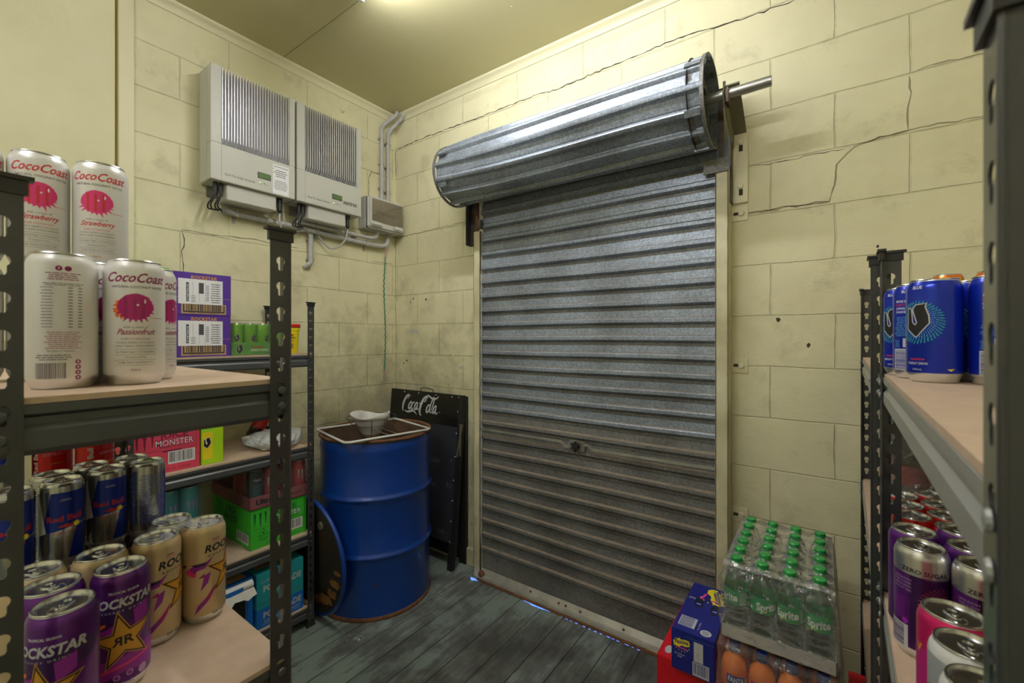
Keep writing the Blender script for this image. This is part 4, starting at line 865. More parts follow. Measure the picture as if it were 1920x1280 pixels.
# green juice carton with side panel
gj = juice_face(.25, .178, 'p_dgreen', 'b_mgreen'); gj.poly([(.030, .052), (.075, .052), (.0525, .085)], 'p_dgreen'); gj.poly([(.034, .0545), (.071, .0545), (.0525, .081)], 'b_mgreen'); gj.text('4', .0525, .056, .014, 'p_dgreen', bold=.03); gj.lines(.030, .03, .045, .018, 3, 'p_dgreen', 3, .4)
sd = Art(); claw(sd, .07, .12, .07, 'p_dgreen'); sd.text('JUICE', .19, .125, .03, 'p_dgreen', bold=.03, w=.11); sd.text('MONSTER', .19, .085, .03, 'p_dgreen', bold=.03, w=.14); sd.barcode(.255, .018, .115, .045, 'p_white', 'ink', seed=12)
carton('carton', .028, -1.128, .4472, .392, .25, .177, 'b_mgreen', 'bright green juice energy carton under the tray of pink cans', {'+x': gj, '-y': sd})
# pack helper: tray + cans + film
def film_box(mb, x0, y0, z0, x1, y1, z1, m, n=14, amp=.003, seed=1, sag=None):
    r_ = random.Random(seed); bm = bmesh.new(); bmesh.ops.create_cube(bm, size=1)
    for v in bm.verts: v.co = ((x0+x1)/2+v.co.x*(x1-x0), (y0+y1)/2+v.co.y*(y1-y0), (z0+z1)/2+v.co.z*(z1-z0))
    dn = [f for f in bm.faces if f.normal.z < -.9]; bmesh.ops.delete(bm, geom=dn, context='FACES')
    bmesh.ops.subdivide_edges(bm, edges=bm.edges[:], cuts=n, use_grid_fill=True)
    for v in bm.verts:
        p = v.co; q = math.sin(p.x*61+p.z*23+seed)+math.sin(p.y*71-p.z*37+seed*2)+.6*math.sin((p.x+p.y)*130)
        ex = (1 if abs(p.x-x0) < 1e-5 or abs(p.x-x1) < 1e-5 else 0); s_ = amp*q*.5
        if sag: p.z += sag(p.x, p.y, p.z)
        if p.z > z1-1e-4: p.z += -abs(s_)
        else: p.x += -s_*(1 if p.x > (x0+x1)/2 else -1)*.5; p.y += -s_*(1 if p.y > (y0+y1)/2 else -1)*.5
    mb.bm(bm, m); bm.free()
def tray_part(mb, x0, y0, x1, y1, h_, m, t=.002):
    mb.box((x0, y0, 0), (x1, y1, t), m); mb.box((x0, y0, 0), (x0+t, y1, h_), m); mb.box((x1-t, y0, 0), (x1, y1, h_), m); mb.box((x0, y0, 0), (x1, y0+t, h_), m); mb.box((x0, y1-t, 0), (x1, y1, h_), m)
def can_pack(label, x0, y0, z0, nx_, ny_, r, h_, tmpl, th, tm, arts, group=None, filmmat='shrink_thin', hole=None):
    """x0,y0 low corner"""
    dx, dy = nx_*2*r+.006, ny_*2*r+.006; t = tag(empty('can_multipack', (x0+dx/2, y0+dy/2, z0)), label, 'drink pack', group)
    mb = MB(); tray_part(mb, -dx/2, -dy/2, dx/2, dy/2, th, tm)
    for s1_, ar in arts.items(): ar.put(mb, box_face(-dx/2, -dy/2, 0, dx/2, dy/2, th, s1_))
    mb.build('tray', t, mods='keep')
    for i in range(nx_):
        for j in range(ny_):
            if i < nx_-3: continue
            tt = tmpl(i, j)
            if tt[0].name in USED: c = copy_tree(tt, t)
            else: c = tt[0]; USED[c.name] = 1; c.parent = t
            c.location = (-dx/2+.003+r+2*r*i, -dy/2+.003+r+2*r*j, .0022); c.rotation_euler = (0, 0, rnd.uniform(-.5, .5))
    mb = MB(); film_box(mb, -dx/2-.001, -dy/2-.001, .001, dx/2+.001, dy/2+.001, h_+.004, filmmat, amp=.0015); mb.build('shrink_wrap', t, smooth=60)
    return t
a = Art(); vlogo(a, .0, .07, .016, 'p_wstrip'); a.rect(-.05, .018, .1, .006, 'p_lime')
Tvg = tree(make_can('can', .0265, .135, 'c_lime', a, slim=True))
fa = Art(); vlogo(fa, .035, .025, .020, 'p_wstrip'); fa.text('GUARANA', .105, .030, .009, 'p_red', bold=.03, w=.055); fa.text('ENERGY DRINK', .115, .018, .008, 'p_white', bold=.03, w=.075); fa.lines(.075, .006, .12, .008, 2, 'p_dgreen', 3, .4)
can_pack('green energy can pack in shrink wrap on the top shelf of the wall rack', .200, -1.205, 1.3022, 4, 4, .0265, .135, lambda i, j: Tvg, .055, 'b_vgreen', {'+x': fa})
a = Art(); claw(a, .0, .09, .035, 'p_lilac'); Ttl = tree(make_can('can', .033, .168, 'c_teal', a))
can_pack('teal energy can pack in shrink wrap, upper pack at the left of the lower shelf', .150, -1.578, .6195, 4, 4, .033, .168, lambda i, j: Ttl, .03, 'b_tealtray', {})
carton('carton', .150, -1.575, .4472, .268, .262, .172, 'b_tealtray', 'dark teal tray carton underneath the teal can pack', {})
a = Art(); claw(a, .0, .10, .04, 'p_silver'); a.lines(-.015, .04, .03, .03, 5, 'p_redb', 3, .5); a.text('Monster', .04, .03, .009, 'p_wine', bold=.03, w=.09, rot=R(90)); Tpkc = tree(make_can('can', .033, .168, 'c_skull', a))
a = Art(); script(a, 'Original', .0, .12, .010, 'p_silver', .03); a.lines(-.02, .05, .04, .055, 14, 'p_teal', 3, .3); Tdk = tree(make_can('can', .033, .168, 'c_dark', a))
ta = Art(); ta.text('Ultra', .06, .018, .022, 'p_black', bold=.05, w=.07); ta.text('PARADISE', .205, .022, .008, 'p_black', w=.05); ta.lines(.05, .006, .15, .006, 1, 'p_wine', 3, .5)
can_pack('tray of pink and dark energy cans in shrink wrap on the green carton', .030, -1.135, .6247, 6, 4, .0325, .168, lambda i, j: Tdk if (j == 0 and i == 5) else Tpkc, .055, 'b_tray', {'+x': ta})
# yellow tub
t = tag(empty('plastic_tub', (.345, -.937, 1.3022)), 'yellow plastic tub with a red lid beside the green can pack', 'tub'); mb = MB()
def sqprof(hw, z, rr=.3, n=28):
    out = []
    for i in range(n):
        a = 2*PI*i/n; c_, s_ = math.cos(a), math.sin(a); k = (abs(c_)**4+abs(s_)**4)**(-.25); out.append((hw*k*c_, hw*k*s_, z))
    return out
def loft(mb, rings, m, cap=True):
    vs = [p for r_ in rings for p in r_]; n = len(rings[0]); fs = []
    for k in range(len(rings)-1):
        for i in range(n): fs.append((k*n+i, k*n+(i+1) % n, (k+1)*n+(i+1) % n, (k+1)*n+i))
    if cap: fs += [tuple(reversed(range(n))), tuple((len(rings)-1)*n+i for i in range(n))]
    mb.add(vs, fs, m)
loft(mb, [sqprof(.042, 0), sqprof(.044, .003), sqprof(.049, .110), sqprof(.051, .111), sqprof(.051, .128), sqprof(.05, .13)], 'b_yellow')
a = Art(); a.rect(-.02, .085, .03, .007, 'p_redb'); a.text('Cookies', .0, .072, .010, 'p_grey', bold=.02, w=.035); a.lines(-.02, .058, .035, .009, 2, 'p_red', 3, .4); a.barcode(-.015, .022, .028, .026, None, 'p_grey', vert=True); a.put(mb, plane((.0485, 0, 0), (0, 1, 0), (-.0, 0, 1)))
mb.build('tub_body', t, mods='keep'); mb = MB(); loft(mb, [sqprof(.0525, .124), sqprof(.0535, .126), sqprof(.0535, .138), sqprof(.051, .141)], 'b_redlid'); mb.build('tub_lid', t)
# plastic bag and the bottle lying behind it
t = tag(empty('plastic_bag', (.32, -1.0, .8662)), 'crumpled clear plastic bag of white sleeves on the middle shelf', 'bag'); bm = bmesh.new(); bmesh.ops.create_icosphere(bm, subdivisions=5, radius=1)
for v in bm.verts:
    p = v.co.copy(); n_ = math.sin(p.x*9+p.y*5)*.5+math.sin(p.y*13-p.z*7)*.35+math.sin(p.x*23+p.z*17)*.18+math.sin(p.y*31+p.x*11)*.12
    k = 1+.10*n_; v.co = (p.x*.145*k, p.y*.115*k+.01, max(0, .03+p.z*.032*k+(.035*max(0, p.y)**2)*(p.z > -.2)+.006*n_))
mb = MB(); mb.bm(bm, 'bag'); bm.free(); mb.build('bag_film', t, smooth=80)
mb = MB(); 
for k in range(6): mb.box((-.10, -.07, .006+.007*k), (.09, .055, .012+.007*k), 'p_white', .001, T=Matrix.Rotation(.05*k, 4, 'Z'))
mb.build('contents', t)
t = tag(empty('drink_bottle', (.135, -.955, .8662)), 'dark bottle with a red label lying tilted behind the plastic bag', 'bottle'); T = Matrix.Translation((0, -.0, .092)) @ Matrix.Rotation(R(-32), 4, 'X')
mb = MB(); mb.lathe([(0, -.09), (.028, -.09), (.032, -.08), (.032, .04), (.028, .06), (.014, .09), (.013, .105), (0, .105)], 'pet_cola', 24, T=T); mb.build('bottle_body', t); mb = MB(); mb.lathe([(.0323, -.04), (.0325, -.035), (.0325, .02), (.0323, .025)], 'p_redb', 24, T=T); mb.build('bottle_label', t)
# blue sports drink cartons
pf = Art(); pf.rect(0, 0, .208, .085, 'b_blue'); pf.text('POWERADE', .112, .155, .026, 'p_wstrip', bold=.035, w=.17); pf.text('KIWI+LIME', .112, .138, .010, 'p_wstrip', w=.07); pf.text('12 x 600 mL', .045, .198, .009, 'p_wstrip', w=.06); flap_line(pf, .012, .108, .184, .001, 'p_dpurple')
pf.text('POWERADE', .112, .040, .026, 'p_wstrip', bold=.035, w=.17); pf.text('HYDRATE + BOOST', .112, .018, .012, 'p_wstrip', w=.16); pf.rect(.02, .012, .17, .001, 'p_wstrip')
tf = Art(); tf.rect(.08, .02, .17, .168, 'p_kraft'); tf.text('POWERADE', .165, .10, .03, 'ink', bold=.03, w=.13, rot=R(90))
sf = Art(); sf.rect(.0, .0, .30, .085, 'b_blue')
carton('carton', .14, -1.112, .1002, .30, .208, .240, 'b_teal', 'teal and blue sports drink carton on the bottom shelf', {'+x': pf, '+z': tf, '-y': sf})
def flap(mb, a, b):
    # rolled, torn flap of white and blue card at the opened front
    pts = []; r0 = .018
    for i in range(15): t = i/14; ang = t*PI*2.2; rr = r0*(1-.12*t); pts.append((b[0]+.012+rr*math.sin(ang), b[2]-.02+rr*math.cos(ang)))
    w0, w1 = a[1]-.0, b[1]-.01; vs = []; fs = []; n = len(pts)
    for y in (w0, w1):
        for x, z in pts: vs.append((x, y, z))
    for i in range(n-1): fs.append((i, i+1, n+i+1, n+i))
    mb.add(vs, fs, 'p_white'); r_ = random.Random(2)
    tor = [(w0, -.06)]+[(w0+(w1-w0)*k/10, -.055+r_.uniform(-.018, .012)) for k in range(1, 10)]+[(w1, -.05)]
    base = b[0]+.03; vs = [(base, y, b[2]-.03) for y, _ in tor]+[(base+.03, y, b[2]+z) for y, z in tor]; n = len(tor); mb.add(vs, [(i, i+1, n+i+1, n+i) for i in range(n-1)], 'p_offwhite')
    ar = Art(); ar.poly([(0, 0), (.04, .004), (.07, -.004), (.12, .002), (.12, .016), (0, .016)], 'b_blue'); ar.put(mb, plane((b[0]+.0325, a[1]+.01, b[2]-.028), (0, 1, 0), (0, 0, 1)))
    mb.box((a[0]+.02, a[1]+.02, .01), (b[0]-.02, b[1]-.02, b[2]+.0008), 'p_kraft')
pf2 = Art(); pf2.rect(.02, .02, .13, .17, 'black'); pf2.text('POWERADE', .1, .2, .016, 'p_wstrip', bold=.03, w=.1)
carton('carton', .15, -1.300, .1002, .27, .182, .235, 'b_blue', 'torn open blue sports drink carton with a rolled white flap', {'+x': pf2}, extra=flap)

# ------------------------------------------------------------------ drum, lid, frame, funnel
dr = tag(empty('steel_drum', (.453, -.497, 0)), 'open blue steel drum with a rusty rim standing in the corner', 'drum')
r0 = .284
def hoop(z): return [(r0, z-.022), (r0+.003, z-.014), (r0+.010, z-.005), (r0+.012, z), (r0+.010, z+.005), (r0+.003, z+.014), (r0, z+.022)]
mb = MB(); mb.lathe([(.0, .02), (r0-.012, .02)], 'rusty_inside', 72)
mb.lathe([(r0+.001, .016), (r0, .05)]+hoop(.305)+hoop(.587)+[(r0, .80), (r0+.003, .815), (r0+.003, .835), (r0-.001, .850), (r0-.004, .868)], 'drum_blue', 72); mb.build('drum_shell', dr, smooth=60, mods='keep')
mb = MB(); mb.lathe([(r0-.006, .868), (r0-.006, .02)], 'rusty_inside', 72); mb.build('drum_lining', dr, mods='keep')
mb = MB(); mb.lathe([(r0-.008, .864), (r0+.004, .864), (r0+.0095, .870), (r0+.0085, .877), (r0+.002, .880), (r0-.005, .877), (r0-.008, .868)], 'rust', 72); mb.build('drum_rim', dr)
mb = MB(); mb.lathe([(r0-.01, .0), (r0+.006, .0), (r0+.008, .008), (r0+.004, .018), (r0-.002, .02)], 'rust', 72); mb.build('bottom_chime', dr)
ld = tag(empty('drum_lid', (.365, -.822, 0)), 'round blue rimmed drum lid with a rusty face, standing on edge against the drum', 'lid')
T = Matrix.Translation((0, 0, .296)) @ Matrix.Rotation(R(2.5), 4, 'X') @ Matrix.Rotation(R(90), 4, 'X')
mb = MB(); mb.lathe([(0, .0), (.262, .0), (.270, .008), (.280, .008), (.280, -.004), (0, -.004)], None, 64, T=T, mats=['lid_inside', 'lid_inside', 'lid_inside', 'drum_blue', 'drum_blue'])
a = Art(); r_ = random.Random(4)
for (x, y, s_) in ((.12, -.19, .06), (.03, -.215, .05), (.17, -.15, .05), (.08, -.20, .055), (.20, -.09, .045), (.22, -.03, .03), (-.05, -.22, .04)): a.poly([(x+s_*r_.uniform(.6, 1.1)*math.cos(t), y+s_*.55*r_.uniform(.5, 1.1)*math.sin(t)) for t in [2*PI*k/18 for k in range(18)]], 'rust_orange')
a.put(mb, lambda u, v, e: tuple(T @ Vector((u, v, e+.0002)))); mb.build('lid_disc', ld, mods='keep')
mb = MB(); mb.lathe([(.274, .006), (.284, .0135), (.291, .012), (.2945, .003), (.291, -.005), (.278, -.005), (.274, .0)], 'drum_blue', 64, T=T); mb.build('lid_rim', ld)
mb = MB(); mb.lathe([(0, .010), (.017, .009), (.020, .006), (.021, .0)], 'olive_metal', 20, T=T @ Matrix.Translation((.10, .17, 0))); mb.build('bung', ld)
fz = .8868
wf = tag(empty('wire_frame', (0, 0, 0)), 'white coated rectangular wire frame lying across the drum top', 'frame')
c4 = [(.238, -.726), (.640, -.812), (.735, -.363), (.331, -.276)]
mb = MB(); mb.tube([(x, y, fz) for x, y in sum([[(c4[i][0]+(c4[i-1][0]-c4[i][0])*.04, c4[i][1]+(c4[i-1][1]-c4[i][1])*.04), (c4[i][0]+(c4[(i+1) % 4][0]-c4[i][0])*.04, c4[i][1]+(c4[(i+1) % 4][1]-c4[i][1])*.04)] for i in range(4)], [])], .0062, 'wire_white', 10, closed=True)
mb.build('outer_bar', wf, smooth=50)
fc = (.437, -.520)
lerp = lambda p, q, t: (p[0]+(q[0]-p[0])*t, p[1]+(q[1]-p[1])*t)
mb = MB()
for s_ in (-.025, .025):
    p = lerp(c4[3], c4[0], .5+s_*2); q = lerp(c4[2], c4[1], .45+s_*2)
    mb.tube([(*p, fz-.001), (*lerp(p, q, .5), fz+.004), (*q, fz-.001)], .0022, 'steel', 6)
mb.tube([(*lerp(c4[0], c4[1], .25), fz+.002), (*lerp(c4[0], c4[1], .25), fz-.03), (*lerp(c4[0], c4[1], .33), fz-.03), (*lerp(c4[0], c4[1], .33), fz+.008)], .0016, 'steel', 6)
mb.build('cross_wire', wf, smooth=60)
fn_ = tag(empty('filter_funnel', (*fc, 0)), 'white cone filter in a thin wire holder hanging in the drum mouth', 'funnel')
mb = MB(); rt_, rb_ = .098, .030; zt, zb_ = .962, .822; n = 60; rings = []
for k in range(9):
    t = k/8; r = rb_+(rt_-rb_)*t; ring = []
    for i in range(n):
        a_2 = 2*PI*i/n; w_ = .007*t*t*math.sin(3*a_2+1)+.006*t*math.sin(5*a_2); ring.append(((r+w_)*math.cos(a_2), (r+w_)*math.sin(a_2), zb_+(zt-zb_)*t+(.014*math.sin(2*a_2+.6) if k == 8 else 0)))
    rings.append(ring)
vs = [p for q in rings for p in q]; fs = []; ms = []
for k in range(8):
    for i in range(n): fs.append((k*n+i, k*n+(i+1) % n, (k+1)*n+(i+1) % n, (k+1)*n+i)); ms.append('filter_stain' if k < 2 else 'filter')
mb.add(vs, fs, ms); o = mb.build('filter_cone', fn_, smooth=80); md = o.modifiers.new('thickness', 'SOLIDIFY'); md.thickness = .002
mb = MB(); ring = lambda r, z: [(r*math.cos(2*PI*i/36), r*math.sin(2*PI*i/36), z) for i in range(36)]
mb.tube(ring(.128, .945), .0018, 'steel_dark', 6, closed=True); mb.tube(ring(.088, .905), .0014, 'steel_dark', 6, closed=True); mb.tube(ring(.045, .838), .0014, 'steel_dark', 6, closed=True)
for k in range(5): a_2 = 2*PI*k/5-.62; mb.tube([(.128*math.cos(a_2), .128*math.sin(a_2), .945), (.045*math.cos(a_2), .045*math.sin(a_2), .838)], .0018, 'steel_dark', 6)
mb.build('wire_holder', fn_, smooth=60)

# ------------------------------------------------------------------ chalkboard
cb = tag(empty('chalkboard', (.345, -.004, 0)), 'black cola chalkboard sandwich sign leaning folded against the back wall', 'sign')
T = Matrix.Translation((0, -.125, 0)) @ Matrix.Rotation(R(-5.2), 4, 'X'); HW = .335; TOP = 1.03
mb = MB(); mb.box((-HW+.02, 0, .15), (HW-.03, .012, TOP-.19), 'slate', 0, T)
ar = Art()
for (x, z, s1_) in ((.02+.24, .62, 's'), (.25, .47, 'ks'), (.21, .19, 'om'), (.12, .60, 'cake'), (.1, .45, 'drin')): ar.text(s1_, x, z, .035, 'chalk', bold=-.012, shear=.2)
ar.put(mb, lambda u, v, e: tuple(T @ Vector((u, -e, v)))); mb.build('writing_panel', cb, mods='keep')
mb = MB(); mb.box((-HW+.0, -.004, TOP-.19), (HW-.03, .014, TOP), 'gloss_black', .001, T)
ar = Art()
# script lettering with big capitals, loops and the long tail under the first letter
def ribbon2(a, pts, ws, m):
    n = len(pts); Lf = []; Rt = []
    for i in range(n):
        p = pts[max(0, i-1)]; q = pts[min(n-1, i+1)]; dx, dy = q[0]-p[0], q[1]-p[1]; l = math.hypot(dx, dy) or 1; w_ = ws[i]/2 if isinstance(ws, list) else ws/2
        Lf.append((pts[i][0]-dy/l*w_, pts[i][1]+dx/l*w_)); Rt.append((pts[i][0]+dy/l*w_, pts[i][1]-dx/l*w_))
    for i in range(n-1): a.poly([Lf[i], Rt[i], Rt[i+1], Lf[i+1]], m)
def arc(cx, cy, rx, ry, a0, a1, n=14, sl=.25): return [(cx+rx*math.cos(R(a0+(a1-a0)*i/n))+sl*(ry*math.sin(R(a0+(a1-a0)*i/n))), cy+ry*math.sin(R(a0+(a1-a0)*i/n))) for i in range(n+1)]
def taper(n, w_, lo=.35): return [w_*(lo+(1-lo)*math.sin(PI*i/(n-1))) for i in range(n)]
def cola(a, ox, oy, s_, m):
    S = lambda P: [(ox+s_*x, oy+s_*.72*y) for x, y in P]
    def st(P, w_, lo=.3): ribbon2(a, S(P), taper(len(P), w_*s_*1.1, lo), m)
    st(arc(.17, .52, .15, .40, 55, 265), .085); st(arc(.20, .80, .05, .09, -60, 150, 8), .05)          # C
    st(arc(.37, .43, .065, .17, 60, 420, 18), .06, .6)                                                 # o
    st(arc(.52, .43, .065, .17, 50, 320, 14), .06)                                                     # c
    st(arc(.67, .43, .06, .17, 60, 420, 18), .06, .6); st([(.76, .60), (.74, .45), (.71, .28), (.75, .26), (.80, .34)], .06)   # a
    st([(.83, .56), (.90, .60)], .05, .8)                                                              # hyphen
    st(arc(1.06, .48, .16, .45, 60, 275), .095); st(arc(1.10, .80, .055, .12, -120, 200, 12), .045, .6)  # C
    st([(1.12, .93), (1.25, 1.00), (1.38, .90), (1.52, .84), (1.66, .90), (1.74, 1.0)], .06)           # swash over ola
    st(arc(1.27, .38, .07, .18, 60, 420, 18), .06, .6)
    st(arc(1.45, .60, .05, .32, -60, 250, 18), .055, .5); st([(1.38, .42), (1.36, .25), (1.42, .20), (1.47, .28)], .055)   # l
    st(arc(1.58, .38, .06, .17, 60, 420, 18), .06, .6); st([(1.68, .56), (1.65, .38), (1.63, .22), (1.68, .18), (1.75, .27)], .06)
    st([(.10, .16), (.22, .10), (.38, .14), (.52, .20), (.62, .15), (.74, .03)], .075); 
    a.disc(ox+s_*1.82, oy+s_*.2, .018*s_/.2*.2, m, 8)
cola(ar, -.205, TOP-.158, .190, 'p_wstrip'); ar.put(mb, lambda u, v, e: tuple(T @ Vector((u, -.004-e, v)))); mb.build('header_panel', cb, mods='keep')
mb = MB(); mb.box((HW-.035, -.006, .08), (HW, .02, TOP), 'black', .002, T); mb.box((-HW, -.002, .08), (-HW+.02, .02, TOP-.19), 'black', .002, T); mb.box((HW-.045, -.012, -.0), (HW-.005, .018, .16), 'black', .002, T); mb.box((-HW, -.012, 0), (-HW+.035, .018, .16), 'black', .002, T)
for z in (TOP-.012, .93, .80, .66, .52, .4, .28, .16): mb.lathe([(0, .003), (.003, .002), (.004, 0)], 'p_white', 8, T=T @ Matrix.Translation((HW-.042, -.003, z)) @ Matrix.Rotation(R(90), 4, 'X'))
for x in (-.2, -.06, .1, .24): mb.lathe([(0, .003), (.003, .002), (.004, 0)], 'p_white', 8, T=T @ Matrix.Translation((x, -.004, TOP-.014)) @ Matrix.Rotation(R(90), 4, 'X'))
mb.build('frame', cb)
mb = MB(); mb.box((HW-.05, .058, .0), (HW+.005, .082, TOP-.012), 'black', .002, Matrix.Translation((0, -.085, 0)) @ Matrix.Rotation(R(-.2), 4, 'X')); mb.box((-HW, .066, .02), (HW-.03, .078, TOP-.012), 'black', .001, Matrix.Translation((0, -.085, 0))); mb.build('rear_leaf', cb)
mb = MB(); mb.box((-.0045, -.008, -.10), (.0085, -.006, .10), 'olive_metal', .001, T @ Matrix.Translation((HW-.012, 0, .76)) @ Matrix.Rotation(R(8), 4, 'Y')); mb.box((-.0065, -.012, -.09), (.0065, -.010, .10), 'olive_metal', .001, T @ Matrix.Translation((HW+.0, 0, .76)) @ Matrix.Rotation(R(-4), 4, 'Y')); mb.build('stay_bracket', cb)
mb = MB(); mb.tube([(-.06, .01, TOP-.005), (-.055, .01, TOP+.02), (-.03, .01, TOP+.026), (.03, .01, TOP+.022), (.055, .01, TOP+.015), (.06, .01, TOP-.005)], .003, 'steel_dark', 8, T=T); mb.build('handle', cb)

# ------------------------------------------------------------------ solar inverters
def smooth_path(pts, n=5):
    P = [Vector(p) for p in pts]; out = []
    for i in range(len(P)-1):
        p0 = P[max(i-1, 0)]; p1 = P[i]; p2 = P[i+1]; p3 = P[min(i+2, len(P)-1)]
        for k in range(n):
            t = k/n; out.append(.5*((2*p1)+(-p0+p2)*t+(2*p0-5*p1+4*p2-p3)*t*t+(-p0+3*p1-3*p2+p3)*t**3))
    out.append(P[-1]); return out
def inverter(y0, y1, label, brand):
    t = tag(empty('solar_inverter', (0, (y0+y1)/2, 2.117)), label, 'inverter', 'solar inverters on the left wall'); W_ = y1-y0; h_ = .535; D = .146; yl = -W_/2; yr = W_/2; bl, brd = .045, .030
    mb = MB(); mb.box((.012, yl, 0), (.100, yr, h_), 'inverter_paint', .003); mb.box((.10, yl, 0), (D, yr, .172), 'inverter_paint', .002); mb.box((.10, yl, .172), (D, yl+bl, h_), 'inverter_paint', .002); mb.box((.10, yr-brd, .172), (D, yr, h_), 'inverter_paint', .002)
    mb.box((.0, yl+.03, -.05), (.012, yl+.09, .02), 'steel'); mb.box((.0, yr-.09, -.05), (.012, yr-.03, .02), 'steel')
    ar = Art(); ar.rect(bl-.001, .004, .001, .166, 'ink_grey'); ar.text('Grid Tie Solar Inverter', .125, .030, .011, 'ink_grey', bold=.01, w=.135); ar.disc(.215, .040, .0032, 'led_green', 10); ar.disc(.236, .040, .0028, 'ink', 10); ar.rect(.210, .033, .012, .0015, 'ink_grey'); ar.rect(.238, .034, .02, .0015, 'ink_grey'); ar.text('COM', .202, .078, .004, 'ink_grey')
    if brand: ar.text('xantrex', .322, .050, .026, 'ink', bold=.02, w=.095); ar.text('CE  UL  FC', .345, .016, .006, 'grey_plastic', w=.035)
    else:
        ar.rect(.278, .006, .082, .150, 'paper'); ar.text('SHUTDOWN PROCEDURE', .319, .142, .007, 'ink', bold=.02, w=.072); ar.lines(.284, .095, .07, .040, 4, 'ink_grey', 3, .4); ar.lines(.284, .030, .07, .05, 6, 'ink_grey', 4, .35); ar.rect(.280, .129, .003, .006, 'ink'); ar.rect(.280, .110, .003, .006, 'ink')
    ar.put(mb, plane((D, yl, 0), (0, 1, 0), (0, 0, 1))); mb.build('housing', t, mods='keep')
    mb = MB(); n = 25; a0, a1 = yl+bl+.004, yr-brd-.004; mb.box((.099, yl+bl, .178), (.106, yr-brd, h_-.004), 'heatsink')
    for i in range(n):
        y = a0+(a1-a0)*i/(n-1); mb.prism([(.104, .176), (.126, .178), (D-.001, .200), (D-.001, h_-.002), (.104, h_-.002)], y-.0013, y+.0013, 'heatsink', T=Matrix(((1, 0, 0, 0), (0, 0, 1, 0), (0, 1, 0, 0), (0, 0, 0, 1))))
    mb.build('heat_sink', t, smooth=20)
    mb = MB(); mb.box((D-.001, yl+.205, .062), (D+.0025, yl+.268, .092), 'ink_grey', .001); mb.box((D+.0005, yl+.209, .066), (D+.003, yl+.264, .088), 'lcd'); mb.build('display', t)
    mb = MB(); mb.box((.02, yl+.075, -.078), (.125, yl+.305, -.001), 'inverter_paint', .003); mb.build('wiring_box', t)
    mb = MB()
    for q in (.035, .058): mb.lathe([(.010, 0), (.011, -.03), (.007, -.055), (.007, -.06)], 'black_plastic', 12, T=Matrix.Translation((.10, yl+q, 0))); mb.build('connector', t); mb = MB()
    mb.lathe([(.014, 0), (.014, -.022), (.010, -.025), (.0105, -.068), (.006, -.075), (.006, -.082)], 'black_plastic', 14, T=Matrix.Translation((.10, yl+.335, 0))); mb.build('connector', t)
    mb = MB()
    for k, (q, d) in enumerate(((.031, -.016), (.038, -.006), (.055, -.004), (.062, .006))):
        mb.tube(smooth_path([(.10, yl+q, -.055), (.10, yl+q-.012, -.085), (.09, yl+q-.016+d*.4, -.110), (.07, yl+q+.005+d, -.125), (.045, yl+.075, -.112+.001*k), (.035, yl+.095, -.108)]), .0035, 'black_cable', 8)
    mb.build('cable', t, smooth=60)
    return t
inverter(-1.183, -.790, 'grey wall inverter on the left with a white shutdown notice', False)
inverter(-.779, -.380, 'grey wall inverter on the right reading xantrex', True)
# ------------------------------------------------------------------ conduits, breaker enclosure, cables
def saddle(mb, y, z, vert, side=-1):
    if vert: mb.box((.0, y-.017, z-.006), (.030, y+.017, z+.006), 'steel', .001); mb.box((0, y+.015, z-.006), (.002, y+.034, z+.006), 'steel')
    else: mb.box((.0, y-.007, z-.017), (.045, y+.007, z+.017), 'zinc', .001); mb.box((0, y-.008, z-.045), (.002, y+.008, z-.015), 'zinc'); mb.lathe([(0, .004), (.004, .003), (.005, 0)], 'steel', 8, T=Matrix.Translation((.002, y, z-.032)) @ Matrix.Rotation(R(90), 4, 'Y'))
def conduit(pts, r, label, saddles=(), vert=False, ribs=False, n=5):
    t = tag(empty('conduit', (0, 0, 0)), label, 'conduit'); path = smooth_path(pts, n); mb = MB()
    if ribs:
        L_ = [0]; 
        for a, b in zip(path[:-1], path[1:]): L_.append(L_[-1]+(b-a).length)
        m_ = int(L_[-1]/.0022); pp = []; rs = []; j = 0
        for i in range(m_+1):
            s_ = L_[-1]*i/m_
            while j < len(L_)-2 and L_[j+1] < s_: j += 1
            q = (s_-L_[j])/max(1e-9, L_[j+1]-L_[j]); pp.append(path[j].lerp(path[j+1], q)); rs.append(r if (i//2) % 2 else r*.93)
        mb.tube(pp, rs, 'grey_conduit', 10)
    else: mb.tube(path, r, 'grey_conduit', 12)
    mb.build('pipe', t, smooth=50)
    if saddles:
        for y, z in saddles: mb = MB(); saddle(mb, y, z, vert); mb.build('saddle', t)
xw = .022
conduit([(xw, -.134, 2.29), (xw, -.134, 2.5), (xw, -.134, 2.74), (xw, -.128, 2.80), (xw+.02, -.095, 2.85), (xw+.05, -.06, 2.89), (xw+.06, -.05, 2.92)], .0135, 'grey conduit rising from the breaker box to the ceiling, left one', [(-.134, 2.385), (-.134, 2.55), (-.134, 2.72)], True, True)
conduit([(xw, -.082, 2.29), (xw, -.082, 2.5), (xw, -.082, 2.74), (xw+.01, -.074, 2.79), (xw+.04, -.048, 2.84), (xw+.075, -.030, 2.875), (xw+.10, -.025, 2.92)], .0135, 'grey conduit rising from the breaker box to the ceiling, right one', [(-.082, 2.37), (-.082, 2.535), (-.082, 2.70)], True, True)
conduit([(.032, -1.10, 2.009), (.030, -1.0, 2.004), (.030, -.8, 2.002), (.030, -.6, 1.996), (.030, -.3, 1.990), (.030, -.16, 1.990), (.032, -.105, 2.008), (.034, -.09, 2.05), (.034, -.09, 2.09)], .016, 'long grey conduit under both inverters running to the breaker box', [(-1.03, 2.004), (-.60, 1.996), (-.26, 1.990)], False, True)
